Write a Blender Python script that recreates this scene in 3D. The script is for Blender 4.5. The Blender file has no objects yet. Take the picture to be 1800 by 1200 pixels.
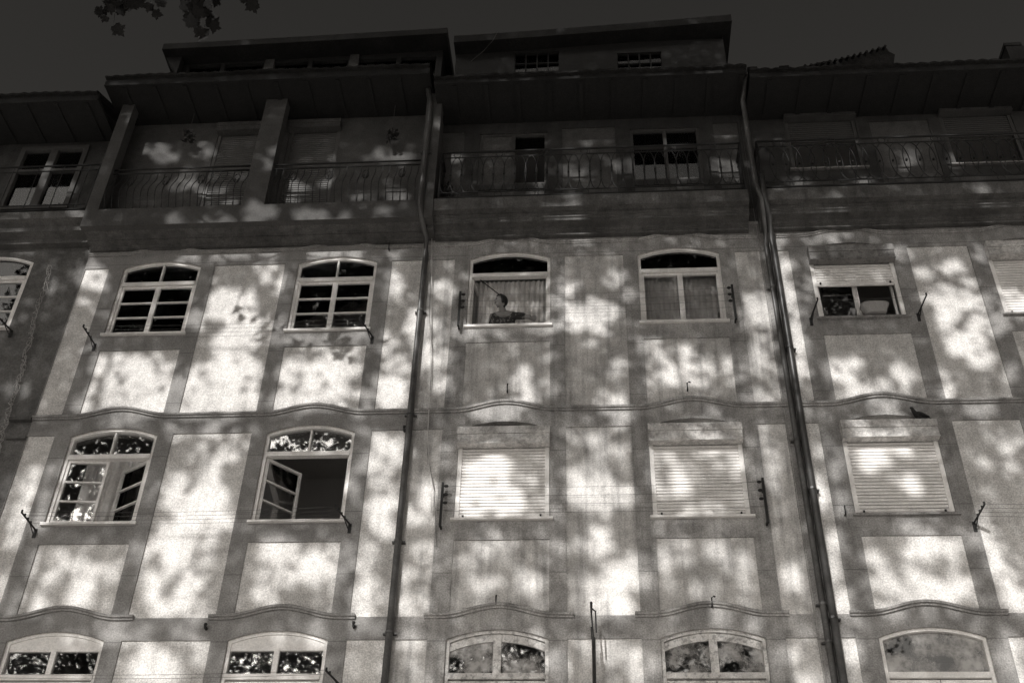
import bpy, bmesh, math, random
import numpy as np
from mathutils import Vector, Matrix
random.seed(7); rng = np.random.default_rng(11)
PI = math.pi
sc = bpy.context.scene; col = sc.collection

# ------------------------------------------------------------ camera
FPX = 2000.0
up = np.array([77, -2530, FPX]); up /= np.linalg.norm(up)
hx = np.array([30000, -665, -FPX]); hx -= up*(hx@up); hx /= np.linalg.norm(hx)
yy = np.cross(up, hx)
RW = np.stack([hx, yy, up])
CAM = np.array([0, -13.5, 1.6])
cd = bpy.data.cameras.new('camera'); cam = bpy.data.objects.new('camera', cd); col.objects.link(cam)
r, u, b = RW@np.array([1, 0, 0.]), RW@np.array([0, -1., 0]), RW@np.array([0, 0, -1.])
cam.matrix_world = Matrix(((r[0], u[0], b[0], CAM[0]), (r[1], u[1], b[1], CAM[1]), (r[2], u[2], b[2], CAM[2]), (0, 0, 0, 1)))
cd.sensor_width = 36; cd.lens = 36*FPX/1800; cd.clip_end = 2000
sc.camera = cam

def U(px, py, dep=0.0):
    """point of the photograph's pixel on the plane standing dep metres in front of the facade"""
    d = RW@np.array([px-900, py-600, FPX]); t = (-dep-CAM[1])/d[1]; p = CAM+d*t
    return Vector((p[0], -dep, p[2]))
def P(x, dep, z): return Vector((x, -dep, z))

# ------------------------------------------------------------ sun, sky, exposure
SUN = np.array([-0.30, -1.0, 0.50]); SUN /= np.linalg.norm(SUN)
sl = bpy.data.lights.new('sun', 'SUN'); sl.energy = 4.0; sl.angle = math.radians(0.65); sl.color = (1, .985, .96)
so = bpy.data.objects.new('sun', sl); col.objects.link(so)
so.rotation_euler = Vector(SUN).to_track_quat('Z', 'Y').to_euler(); so.location = (-10, -40, 30)
w = bpy.data.worlds.new("World"); sc.world = w; w.use_nodes = True
nt = w.node_tree; nt.nodes.clear()
wo = nt.nodes.new('ShaderNodeOutputWorld'); bg = nt.nodes.new('ShaderNodeBackground'); sk = nt.nodes.new('ShaderNodeTexSky')
sk.sky_type = 'NISHITA'; sk.sun_disc = False; sk.sun_elevation = math.asin(SUN[2]); sk.sun_rotation = math.atan2(SUN[0], SUN[1])
sk.air_density = 1.0; sk.dust_density = 2.5; sk.ozone_density = 1.0
sep = nt.nodes.new('ShaderNodeSeparateColor'); pw = nt.nodes.new('ShaderNodeMath'); pw.operation = 'POWER'; pw.inputs[1].default_value = 1.4
mu = nt.nodes.new('ShaderNodeMath'); mu.operation = 'MULTIPLY'; mu.inputs[1].default_value = 0.335
mixc = nt.nodes.new('ShaderNodeMix'); mixc.data_type = 'RGBA'; mixc.blend_type = 'MULTIPLY'; mixc.inputs[0].default_value = 1
mixc.inputs[7].default_value = (1, .95, .88, 1)
nt.links.new(sk.outputs[0], sep.inputs[0]); nt.links.new(sep.outputs[0], pw.inputs[0]); nt.links.new(pw.outputs[0], mu.inputs[0])
nt.links.new(mu.outputs[0], mixc.inputs[6]); nt.links.new(mixc.outputs[2], bg.inputs[0]); bg.inputs[1].default_value = 0.1
nt.links.new(bg.outputs[0], wo.inputs[0])
sc.view_settings.view_transform = 'Standard'; sc.view_settings.look = 'None'
sc.view_settings.exposure = 0.35; sc.view_settings.gamma = 1
sc.cycles.max_bounces = 6; sc.cycles.transparent_max_bounces = 12; sc.cycles.diffuse_bounces = 3

# ------------------------------------------------------------ materials
WARM = np.array([1.0, .965, .93])
def grey(v): return (v*WARM[0], v*WARM[1], v*WARM[2], 1)
MATS = {}
def mat(name, base, rough=.85, grain=.12, stain=.0, stain_scale=1.2, streak=.0, fine=38, bump=.0, metallic=0, peel=0, spec=.3, joint=0):
    if name in MATS: return MATS[name]
    m = bpy.data.materials.new(name); m.use_nodes = True; n = m.node_tree; N = n.nodes; L = n.links
    bs = N['Principled BSDF']; bs.inputs['Roughness'].default_value = rough; bs.inputs['Metallic'].default_value = metallic
    bs.inputs['Specular IOR Level'].default_value = spec
    tc = N.new('ShaderNodeTexCoord')
    def noise(scale, det=3, vec=None, rg=.5):
        t = N.new('ShaderNodeTexNoise'); t.inputs['Scale'].default_value = scale; t.inputs['Detail'].default_value = det; t.inputs['Roughness'].default_value = rg
        L.new(vec or tc.outputs['Object'], t.inputs['Vector']); return t.outputs['Fac']
    def rmp(x, a, b_, lo, hi):
        t = N.new('ShaderNodeMapRange'); L.new(x, t.inputs[0]); t.inputs[1].default_value = a; t.inputs[2].default_value = b_
        t.inputs[3].default_value = lo; t.inputs[4].default_value = hi; return t.outputs[0]
    def mul(a, b_):
        t = N.new('ShaderNodeMath'); t.operation = 'MULTIPLY'; L.new(a, t.inputs[0]); L.new(b_, t.inputs[1]); return t.outputs[0]
    f = rmp(noise(fine*1.25, 2, rg=.75), .32, .68, 1-grain*1.5, 1+grain*1.5)
    f = mul(f, rmp(noise(9, 3), .3, .7, 1-grain*.45, 1+grain*.45))
    if stain:
        f = mul(f, rmp(noise(stain_scale, 6, rg=.62), .36, .62, 1-stain, 1+stain*.15))
        f = mul(f, rmp(noise(stain_scale*4.3, 5, rg=.6), .52, .68, 1, 1-stain*.55))
    if streak:
        mp = N.new('ShaderNodeMapping'); mp.inputs['Scale'].default_value = (7, 7, .55); L.new(tc.outputs['Object'], mp.inputs[0])
        f = mul(f, rmp(noise(1.0, 5, mp.outputs[0], .6), .48, .7, 1, 1-streak))
    if joint:
        sx_ = N.new('ShaderNodeSeparateXYZ'); L.new(tc.outputs['Object'], sx_.inputs[0])
        md = N.new('ShaderNodeMath'); md.operation = 'PINGPONG'; md.inputs[1].default_value = joint; L.new(sx_.outputs['Z'], md.inputs[0])
        f = mul(f, rmp(md.outputs[0], .004, .009, .62, 1))
    if peel:
        f = mul(f, rmp(noise(14, 6, rg=.7), .53, .57, 1, 1-peel))
    hs = N.new('ShaderNodeMix'); hs.data_type = 'RGBA'; hs.blend_type = 'MULTIPLY'; hs.inputs[0].default_value = 1
    hs.inputs[6].default_value = grey(base); L.new(f, hs.inputs[7]); L.new(hs.outputs[2], bs.inputs['Base Color'])
    if bump:
        bp = N.new('ShaderNodeBump'); bp.inputs['Strength'].default_value = bump; bp.inputs['Distance'].default_value = .01
        L.new(noise(fine*.7, 4, rg=.7), bp.inputs['Height']); L.new(bp.outputs[0], bs.inputs['Normal'])
    MATS[name] = m; return m
PLA = mat('plaster_pale', .60, stain=.20, streak=.14, stain_scale=.9, grain=.22, bump=.25)
PLB = mat('plaster_worn', .60, stain=.36, stain_scale=1.1, streak=.45, grain=.18, bump=.3)
STA = mat('stone_grey', .25, joint=.47, stain=.22, grain=.2, bump=.3, stain_scale=1.5)
STB = mat('stone_weathered', .36, joint=.47, stain=.38, streak=.35, grain=.22, bump=.4, stain_scale=1.7)
STC = mat('stone_mixed', .29, joint=.47, stain=.34, streak=.22, grain=.22, bump=.4, stain_scale=1.6)
ZW = mat('render_dark', .13, stain=.3, grain=.2, bump=.4)
COR = mat('cornice_stone_dimmed', .11, stain=.4, streak=.35, grain=.2, bump=.3)  # weathered stone, colour lowered further to paint in the dim upper level
TOPW = mat('top_storey_render_dimmed', .055, stain=.35, stain_scale=1.6, grain=.2, streak=.2)  # shade of the upper storey put into the render colour
TOPP = mat('top_storey_panel_dimmed', .095, stain=.3, stain_scale=1.6, grain=.2)  # panel colour carries the upper storey's dimness as well
PAR = mat('parapet_render_dimmed', .075, stain=.22, grain=.15)  # parapet and piers darkened in colour to read as shaded
WOOD = mat('dark_wood', .016, rough=.8, grain=.3)  # tone lowered so eave undersides go black, shade put into the colour
WOODP = mat('dormer_boards', .022, rough=.8, grain=.3)
TILE = mat('roof_tiles', .025, rough=.95, grain=.3, stain=.4, spec=.1)
TILEE = mat('tile_edge', .022, rough=.9, grain=.3, stain=.4)
WHT = mat('white_paint', .74, rough=.5, grain=.08, stain=.12, stain_scale=5)
WHO = mat('old_white_paint', .60, rough=.6, grain=.12, peel=.4, stain=.25, stain_scale=6)
SHB = mat('shutter_box_paint', .62, rough=.6, grain=.15, streak=.3, peel=.25, stain=.35, stain_scale=4)
SLAT = mat('shutter_slats', .78, rough=.5, grain=.06, stain=.1, stain_scale=3)
SLATD = mat('top_slats_dimmed', .10, rough=.6, grain=.1)  # slat colour dropped to imitate the dim top storey
IRON = mat('black_iron', .018, rough=.6, grain=.2)
PIPE = mat('painted_pipe', .075, rough=.45, grain=.2, stain=.4, stain_scale=3, spec=.5)
PIPED = mat('dark_pipe', .05, rough=.4, grain=.2, stain=.4, spec=.5)
DARK = mat('room_walls', .55, grain=.05)
CURT = mat('curtain_cloth', .7, grain=.1, stain=.15, stain_scale=3)
CURTW = mat('white_net_curtain', .5, grain=.08)
WIRE = mat('line_wire', .10, grain=0)
CABP = mat('pale_cable', .5, grain=.1)
GRD = mat('stone_paving', .42, grain=.2, stain=.2, fine=20)
BARK = mat('plane_bark', .16, grain=.3, stain=.5, stain_scale=4, bump=.4)
POT = mat('clay_pot', .07, grain=.1)
TUB = mat('plastic_tub', .30, grain=.08, rough=.5)
SKIN = mat('skin', .21, grain=.03, rough=.6)
HAIR = mat('hair', .012, grain=.3, rough=.5)
BIRD = mat('pigeon_feathers', .03, grain=.3)
def blouse_mat():
    m = bpy.data.materials.new('patterned_cloth'); m.use_nodes = True; N = m.node_tree.nodes; L = m.node_tree.links
    tc = N.new('ShaderNodeTexCoord'); v = N.new('ShaderNodeTexNoise'); v.inputs['Scale'].default_value = 24; v.inputs['Detail'].default_value = 2
    cr = N.new('ShaderNodeValToRGB'); cr.color_ramp.elements[0].position = .54; cr.color_ramp.elements[1].position = .6
    cr.color_ramp.elements[0].color = grey(.025); cr.color_ramp.elements[1].color = grey(.13)
    L.new(tc.outputs['Object'], v.inputs['Vector']); L.new(v.outputs['Fac'], cr.inputs[0]); L.new(cr.outputs[0], N['Principled BSDF'].inputs['Base Color'])
    N['Principled BSDF'].inputs['Roughness'].default_value = .9
    return m
BLOUSE = blouse_mat()
def glass_mat(name, refl, tint=.8, dirt_glare=0):
    m = bpy.data.materials.new(name); m.use_nodes = True; N = m.node_tree.nodes; L = m.node_tree.links; N.clear()
    o = N.new('ShaderNodeOutputMaterial'); mx = N.new('ShaderNodeMixShader'); tr = N.new('ShaderNodeBsdfTransparent'); gl = N.new('ShaderNodeBsdfGlossy')
    gl.inputs['Roughness'].default_value = .022; tr.inputs[0].default_value = (tint, tint, tint, 1); gl.inputs[0].default_value = (1, 1, 1, 1)
    lw = N.new('ShaderNodeFresnel'); lw.inputs[0].default_value = 1.5; ad = N.new('ShaderNodeMath'); ad.operation = 'ADD'; ad.inputs[1].default_value = refl
    tc = N.new('ShaderNodeTexCoord'); ns = N.new('ShaderNodeTexNoise'); ns.inputs['Scale'].default_value = 2.2; ns.inputs['Detail'].default_value = 2
    bp = N.new('ShaderNodeBump'); bp.inputs['Strength'].default_value = .035; bp.inputs['Distance'].default_value = .02
    L.new(tc.outputs['Object'], ns.inputs['Vector']); L.new(ns.outputs['Fac'], bp.inputs['Height']); L.new(bp.outputs[0], gl.inputs['Normal'])
    L.new(lw.outputs[0], ad.inputs[0]); L.new(ad.outputs[0], mx.inputs[0]); L.new(tr.outputs[0], mx.inputs[1]); L.new(gl.outputs[0], mx.inputs[2])
    last = mx.outputs[0]
    if dirt_glare:
        df = N.new('ShaderNodeBsdfDiffuse'); df.inputs[0].default_value = grey(.42); m2 = N.new('ShaderNodeMixShader')
        n2 = N.new('ShaderNodeTexNoise'); n2.inputs['Scale'].default_value = 3.2; n2.inputs['Detail'].default_value = 6; n2.inputs['Roughness'].default_value = .65
        mr = N.new('ShaderNodeMapRange'); mr.inputs[1].default_value = .42; mr.inputs[2].default_value = .62; mr.inputs[4].default_value = dirt_glare
        L.new(tc.outputs['Object'], n2.inputs['Vector']); L.new(n2.outputs['Fac'], mr.inputs[0]); L.new(mr.outputs[0], m2.inputs[0])
        L.new(last, m2.inputs[1]); L.new(df.outputs[0], m2.inputs[2]); last = m2.outputs[0]
    L.new(last, o.inputs[0]); return m
GLASS = glass_mat('window_glass', .035, .93)
GLASSD = glass_mat('dusty_glass', .10, .7, .9)
GLASSP = glass_mat('pale_reflection_glass', .10, .6, .95)  # pale reflection painted as diffuse patches on the pane
def leaf_mat():
    m = bpy.data.materials.new('plane_leaf'); m.use_nodes = True; N = m.node_tree.nodes; L = m.node_tree.links; N.clear()
    o = N.new('ShaderNodeOutputMaterial'); mx = N.new('ShaderNodeMixShader'); a = N.new('ShaderNodeBsdfDiffuse'); t = N.new('ShaderNodeBsdfTranslucent')
    a.inputs[0].default_value = grey(.05); t.inputs[0].default_value = grey(.025); mx.inputs[0].default_value = .35
    L.new(a.outputs[0], mx.inputs[1]); L.new(t.outputs[0], mx.inputs[2]); L.new(mx.outputs[0], o.inputs[0]); return m
LEAF = leaf_mat()
LEAFD = mat('shaded_leaf', .018, grain=.25, spec=.1)  # darker copy of the leaf, crown shade put into its colour
TWIG = mat('twig_bark', .03)  # bark darkened the same way, so the twigs read as silhouettes

# ------------------------------------------------------------ helpers
class MB:
    def __init__(s): s.v = []; s.f = []
    def add(s, vs, fs):
        o = len(s.v); s.v += [tuple(v) for v in vs]; s.f += [tuple(i+o for i in f) for f in fs]
    def quad(s, a, b, c, d): s.add([a, b, c, d], [(0, 1, 2, 3)])
    def box(s, x0, x1, d0, d1, z0, z1):
        """d0 < d1: depth range in front of the facade"""
        s.add([P(x, d, z) for z in (z0, z1) for d in (d1, d0) for x in (x0, x1)],
              [(0, 1, 5, 4), (3, 2, 6, 7), (2, 0, 4, 6), (1, 3, 7, 5), (4, 5, 7, 6), (2, 3, 1, 0)])
    def tube(s, pts, rad, n=6, cap=True):
        pts = [Vector(p) for p in pts]; rads = rad if isinstance(rad, (list, tuple)) else [rad]*len(pts); rings = []
        for i, p in enumerate(pts):
            t = (pts[min(i+1, len(pts)-1)]-pts[max(i-1, 0)]).normalized()
            a = t.cross(Vector((0, 0, 1)) if abs(t.z) < .9 else Vector((1, 0, 0))).normalized(); b_ = t.cross(a)
            rings.append([p+(a*math.cos(2*PI*k/n)+b_*math.sin(2*PI*k/n))*rads[i] for k in range(n)])
        vs = [v for r_ in rings for v in r_]; fs = []
        for i in range(len(pts)-1):
            for k in range(n): fs.append((i*n+k, i*n+(k+1) % n, (i+1)*n+(k+1) % n, (i+1)*n+k))
        if cap: fs.append(tuple(range(n))[::-1]); fs.append(tuple((len(pts)-1)*n+k for k in range(n)))
        s.add(vs, fs)
    def sweep(s, prof, xs, zf):
        """profile [(dep, dz)] swept along x following zf(x); closed at both ends"""
        n = len(prof); vs = [P(x, d, zf(x)+dz) for x in xs for d, dz in prof]; fs = []
        for i in range(len(xs)-1):
            for k in range(n-1): fs.append((i*n+k, (i+1)*n+k, (i+1)*n+k+1, i*n+k+1))
        fs.append(tuple(range(n))); fs.append(tuple((len(xs)-1)*n+k for k in range(n))[::-1]); s.add(vs, fs)
    def prism(s, pts, d0, d1):
        """(x, z) outline extruded from depth d1 back to d0"""
        n = len(pts); vs = [P(x, d1, z) for x, z in pts]+[P(x, d0, z) for x, z in pts]
        s.add(vs, [tuple(range(n)), tuple(range(2*n-1, n-1, -1))]+[(i, i+n, (i+1) % n+n, (i+1) % n) for i in range(n)])
    def ring(s, outer, inner, d0, d1):
        n = len(outer); vs = [P(x, d1, z) for x, z in outer]+[P(x, d1, z) for x, z in inner]+[P(x, d0, z) for x, z in inner]+[P(x, d0, z) for x, z in outer]
        fs = []
        for i in range(n):
            j = (i+1) % n
            for a in (0, n, 2*n, 3*n): fs.append((i+a, j+a, (j+a+n) % (4*n), (i+a+n) % (4*n)))
        s.add(vs, fs)
    def build(s, name, m, parent=None, smooth=False, origin=None):
        me = bpy.data.meshes.new(name); off = Vector(origin) if origin is not None else (Vector(parent['org']) if parent is not None and 'org' in parent else Vector((0, 0, 0)))
        me.from_pydata([tuple(Vector(v)-off) for v in s.v], [], s.f)
        bm = bmesh.new(); bm.from_mesh(me); bmesh.ops.recalc_face_normals(bm, faces=bm.faces[:]); bm.to_mesh(me); bm.free()
        me.materials.append(m)
        if smooth:
            for p in me.polygons: p.use_smooth = True
        o = bpy.data.objects.new(name, me); col.objects.link(o)
        if parent is not None: o.parent = parent
        else: o.location = off
        ORG[o.name] = off
        return o
ORG = {}
def tag(o, label=None, cat=None, group=None, kind=None):
    if label: o['label'] = label
    if cat: o['category'] = cat
    if group: o['group'] = group
    if kind: o['kind'] = kind
    return o
def thing(name, label, cat, loc, group=None):
    o = bpy.data.objects.new(name, None); o.empty_display_size = .2; col.objects.link(o); o.location = loc
    TORG[o.name] = Vector(loc); return tag(o, label, cat, group)
TORG = {}
def part(mb, name, m, th, smooth=False, sub=None):
    """th: the thing's Empty; sub: the part this is a sub-part of (all share the thing's origin)"""
    o = mb.build(name, m, None, smooth, origin=TORG[th.name]); o.location = (0, 0, 0); o.parent = sub if sub else th
    return o

def arc(cx, hw, zs, rise, n=12): return [(cx-hw+2*hw*i/n, zs+rise*(1-(2*i/n-1)**2)) for i in range(n+1)]
def loop(cx, hw, z0, zs, rise, n=12): return [(cx-hw, z0), (cx+hw, z0)]+arc(cx, hw, zs, rise, n)[::-1]
WAVE = .135
def wavef(base, centers, rise=WAVE):
    def f(x):
        z = base
        for c in centers:
            uu = abs(x-c)
            if uu < .74: z += rise*(.5+.5*math.cos(PI*uu/.74))**1.0
        return z
    return f
def sheet(mb, x0, x1, z0, z1, dep, holes, rev):
    """flat wall skin with holes; hole = (xs, lo, hi); rev = depth of the reveals"""
    br = sorted({round(x, 4) for x in [x0, x1]+[x for h in holes for x in h[0] if x0 < x < x1]})
    for a, b_ in zip(br[:-1], br[1:]):
        if b_-a < 1e-4: continue
        act = []
        for xs, lo, hi in holes:
            if xs[0] <= a+2e-4 and xs[-1] >= b_-2e-4:
                act.append((np.interp(a, xs, lo), np.interp(a, xs, hi), np.interp(b_, xs, lo), np.interp(b_, xs, hi)))
        act.sort(); ca, cb = z0, z0
        for la, ha, lb, hb in act:
            if la > ca+1e-4 or lb > cb+1e-4: mb.quad(P(a, dep, ca), P(b_, dep, cb), P(b_, dep, lb), P(a, dep, la))
            ca, cb = ha, hb
        if ca < z1-1e-4: mb.quad(P(a, dep, ca), P(b_, dep, cb), P(b_, dep, z1), P(a, dep, z1))
    for xs, lo, hi in holes:
        pts = [(x, z) for x, z in zip(xs, lo)]+[(x, z) for x, z in zip(xs[::-1], hi[::-1])]
        for i in range(len(pts)):
            (xa, za), (xb, zb) = pts[i], pts[(i+1) % len(pts)]
            if abs(xa-xb)+abs(za-zb) < 1e-5: continue
            mb.quad(P(xa, dep, za), P(xb, dep, zb), P(xb, dep-rev, zb), P(xa, dep-rev, za))
def rect(x0, x1, z0, z1): return ([x0, x1], [z0, z0], [z1, z1])
def winhole(cx, z0, zs, rise, hw=.65):
    a = arc(cx, hw, zs, rise); return ([p[0] for p in a], [z0]*len(a), [p[1] for p in a])
def bandpanel(x0, x1, z1, zf, n=14):
    xs = [x0+(x1-x0)*i/n for i in range(n+1)]; return (xs, [zf(x) for x in xs], [z1]*(n+1))

# ------------------------------------------------------------ ground
g = MB(); g.quad((-400, -400, 0), (400, -400, 0), (400, 400, 0), (-400, 400, 0)); tag(g.build('ground', GRD), kind='structure')

ROWS = {3: (12.62, 14.02, .135), 2: (9.26, 10.71, .135), 1: (6.05, 7.54, .13)}
BELT = {3: 14.36, 2: 11.04, 1: 7.85}

def frame_window(th, cx, row, style, z0=None, zs=None, rise=None, hw=.65, paint=None):
    """one window: frame (part) > transom, sashes, panes, sill, curtain (sub-parts)"""
    zz = ROWS[row] if row in ROWS else (z0, zs, rise)
    z0, zs, rise = (z0 or zz[0]), (zs or zz[1]), (zz[2] if rise is None else rise)
    pm = paint or WHT; t = .048
    fr = MB(); fr.ring(loop(cx, hw-.004, z0+.002, zs, rise), loop(cx, hw-t, z0+t, zs-t*.6, rise*.93), -.12, -.035)
    zt = z0+(zs-z0)*.765
    tr_h = .036
    if row == 1: zt = 7.07
    f = part(fr, 'window', pm, th)
    tm = MB(); tm.box(cx-hw+.05, cx+hw-.05, -.115, -.022, zt-tr_h, zt+tr_h); part(tm, 'transom', pm, th, sub=f)
    si = MB(); si.box(cx-hw-.03, cx+hw+.03, -.1, .045, z0-.035, z0+.004); part(si, 'window_sill', pm, th, sub=f)
    # fanlight
    if row == 1 and style.startswith('head'):
        hd = MB(); hd.prism(arc(cx, hw-.02, zs-.04, rise)[::-1]+[(cx-hw+.02, zs-.12), (cx+hw-.02, zs-.12)], -.1, -.05); part(hd, 'head_board', pm, th, sub=f)
        ztop = zs-.1; gl = MB(); gl.box(cx-hw+.05, cx+hw-.05, -.085, -.08, zt, ztop+.0); part(gl, 'pane', GLASS, th, sub=f)
        m_ = MB(); m_.box(cx-.035, cx+.035, -.1, -.045, zt+tr_h, ztop); part(m_, 'mullion', pm, th, sub=f)
    else:
        gl = MB(); a = arc(cx, hw-.05, zs-t*.6, rise*.93); gl.prism(a[::-1]+[(cx-hw+.05, zt), (cx+hw-.05, zt)], -.085, -.08)
        part(gl, 'pane', {'p': GLASSP, 'd': GLASSD}.get(style[-1], GLASS), th, sub=f)
        if 'fan' in style:
            wd = .05 if 'old' in style else .013
            m_ = MB(); m_.box(cx-wd, cx+wd, -.1, -.04, zt+tr_h, zs+rise-.06); part(m_, 'mullion', pm, th, sub=f)
        if 'old' in style:
            oc = MB(); a1 = arc(cx, hw-.05, zs-.04, rise); a2 = arc(cx, hw-.05, zs-.14, rise)
            for q in range(12): oc.prism([a2[q], a2[q+1], a1[q+1], a1[q]], -.1, -.06)
            part(oc, 'arched_rail', pm, th, sub=f)
    # sashes
    def sash(xa, xb, hinge, ang, bars, ang_sign=1):
        m_ = MB(); st = .038; za, zb = z0+t+.002, zt-tr_h-.002
        L_ = [(xa, za), (xb, za), (xb, zb), (xa, zb)]; I_ = [(xa+st, za+st), (xb-st, za+st), (xb-st, zb-st), (xa+st, zb-st)]
        m_.ring(L_, I_, -.105, -.055)
        for k in range(bars):
            z = za+st+(zb-za-2*st)*(k+1)/(bars+1); m_.box(xa+st, xb-st, -.09, -.06, z-.011, z+.011)
        p_ = MB(); p_.box(xa+st-.01, xb-st+.01, -.084, -.08, za+st-.01, zb-st+.01)
        if ang:
            hxp = xa if hinge == 'l' else xb; R_ = Matrix.Rotation(ang, 3, 'Z'); pv = P(hxp, -.08, 0)
            for q in (m_, p_): q.v = [tuple(R_@(Vector(v)-pv)+pv) for v in q.v]
        s_ = part(m_, 'sash', pm, th, sub=f); pane = part(p_, 'pane', GLASS, th, sub=f)
    xl, xm, xr = cx-hw+t, cx, cx+hw-t
    if style.startswith('two3'):
        sash(xl, xm-.001, 'l', 0, 2); sash(xm+.001, xr, 'r', 0, 2)
    if style.startswith('two0'):
        sash(xl, xm-.001, 'l', 0, 0); sash(xm+.001, xr, 'r', 0, 0)
    if style.startswith('ajar'):
        sash(xl, xm-.001, 'l', math.radians(4), 2); sash(xm+.001, xr, 'r', math.radians(-32), 2)
    if style.startswith('open'):
        sash(xl, xm-.001, 'l', math.radians(48), 2)
        sash(xm+.001, xr, 'r', math.radians(-96), 2)
    if style.startswith('person'):
        sash(xl, xm-.001, 'l', math.radians(80), 0); sash(xm+.001, xr, 'r', math.radians(-92), 0)
    if row == 1:
        # closed boarded leaves below the transom
        for xa_, xb_ in ((xl, xm-.004), (xm+.004, xr)): lf = MB(); lf.box(xa_, xb_, -.1, -.06, z0+t, zt-tr_h-.015); part(lf, 'shutter_leaf', pm, th, sub=f)
    return f

def curtain(th, f, x0, x1, z0, z1, dep, m, folds=14, amp=.02):
    mb = MB(); n = int((x1-x0)/.012); vs = []
    for i in range(n+1):
        x = x0+(x1-x0)*i/n; s_ = (i/n)
        d = dep+amp*math.sin(2*PI*folds*s_+1.3*math.sin(5*s_))+amp*.4*math.sin(2*PI*folds*2.3*s_)
        vs += [P(x, d, z0), P(x, d*1.0+.0, z1)]
    mb.add(vs, [(2*i, 2*i+2, 2*i+3, 2*i+1) for i in range(n)])
    return part(mb, 'curtain', m, th, True, sub=f)

def roller(th, cx, row, closed, boxm=SHB, slatm=SLAT, hw=.65, z0=None, ztop=None, dashed=True, guides=True, boxh=.27):
    z0_ = z0 if z0 is not None else ROWS[row][0]; zt = ztop if ztop is not None else ROWS[row][1]-.03
    bx = MB(); d1 = .13
    prof = [(cx-hw, zt-boxh), (cx+hw, zt-boxh), (cx+hw, zt), (cx-hw, zt)]
    bx.box(cx-hw-.005, cx+hw+.005, -.2, d1, zt-boxh*.45, zt); bx.box(cx-hw, cx+hw, -.2, d1-.012, zt-boxh, zt-boxh*.45-.002)
    bx.box(cx-hw-.004, cx+hw+.004, .0, d1+.004, zt-boxh-.016, zt-boxh-.002)
    b_ = part(bx, 'window', boxm, th)
    if guides:
        for s_ in (-1, 1): gd = MB(); gd.box(cx+s_*(hw-.035)-.03, cx+s_*(hw-.035)+.03, -.06, -.012, z0_, zt-boxh); part(gd, 'guide_rail', slatm, th, sub=b_)
    zb = z0_+(1-closed)*(zt-boxh-z0_); sh = MB(); n = int(round((zt-boxh-zb)/.052)); h = (zt-boxh-zb)/n
    for k in range(n):
        za = zb+k*h
        prof = [(-.056, .0), (-.034, .0), (-.030, .006), (-.029, h*.55), (-.031, h-.013), (-.036, h-.009), (-.056, h-.009)]
        if k == 0: prof = [(-.055, 0), (-.028, 0), (-.028, h-.006), (-.055, h-.006)]
        sh.sweep(prof, [cx-hw+.06, cx+hw-.06], lambda x, za=za: za)
        if dashed and k:
            x = cx-hw+.075
            while x < cx+hw-.07:
                sh.box(x, x+.022, -.053, -.046, za+h-.0075, za+h+.001); x += .045
    part(sh, 'roller_shutter', slatm, th, sub=b_)
    for s_ in (-1, 1): st = MB(); st.box(cx+s_*(hw-.12)-.012, cx+s_*(hw-.12)+.012, -.03, -.008, zb+.03, zb+.065); part(st, 'stopper', IRON, th, sub=b_)
    si = MB(); si.box(cx-hw-.04, cx+hw+.05, -.06, .05, z0_-.035, z0_-.002); part(si, 'window_sill', STC if cx > 3 else slatm, th, sub=b_)
    return b_

def cornice(th, x0, x1, parapet, m=COR, wave=None):
    c = MB()
    if parapet:
        prof = [(-.02, 14.40), (.05, 14.40), (.05, 14.425), (.07, 14.43), (.08, 14.45), (.2, 14.46), (.2, 14.485), (.23, 14.49), (.24, 14.505), (.38, 14.515), (.39, 14.545), (.42, 14.55), (.42, 14.6), (-.02, 14.6)]
    else:
        prof = [(-.02, 14.42), (.09, 14.42), (.09, 14.455), (.11, 14.46), (.11, 14.49), (.14, 14.50), (.15, 14.545), (.29, 14.55), (.29, 14.60), (.31, 14.61), (.31, 14.65), (.34, 14.66), (.34, 14.705), (.45, 14.71), (.46, 14.95), (.44, 14.975), (-.02, 14.975)]
    c.sweep(prof, [x0, x1], lambda x: 0.0); return part(c, 'cornice', m, th)

def roof(th, x0, x1, ztop, thick=.2, over=.95, fasc=WOOD):
    e = MB(); e.box(x0, x1, -.02, over-.05, ztop-thick, ztop-thick+.06); e.box(x0, x1, over-.05, over, ztop-thick-.01, ztop-.03)
    k = x0+.3
    while k < x1-.1: e.box(k, k+.08, .02, over-.06, ztop-thick-.025, ztop-thick-.001); k += .55
    part(e, 'eaves', fasc, th)
    t = MB(); xs = np.arange(x0, x1+.001, .04); V = []
    for x in xs:
        wv = .035*abs(math.sin(PI*x/.2))+.012*math.sin(x*3.1)+.01*random.random()
        V += [P(x, over+.06, ztop-.03+wv), P(x, over+.06, ztop-.06+wv*.5), P(x, over-.02, ztop-.06+wv*.5)][::-1]+[P(x, -3.0, ztop+2.1+wv)]
    n = 4; F = []
    for i in range(len(xs)-1):
        for a in range(3): F.append((i*n+a, (i+1)*n+a, (i+1)*n+a+1, i*n+a+1))
    t.add(V, F); part(t, 'roof', TILE, th)

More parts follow.
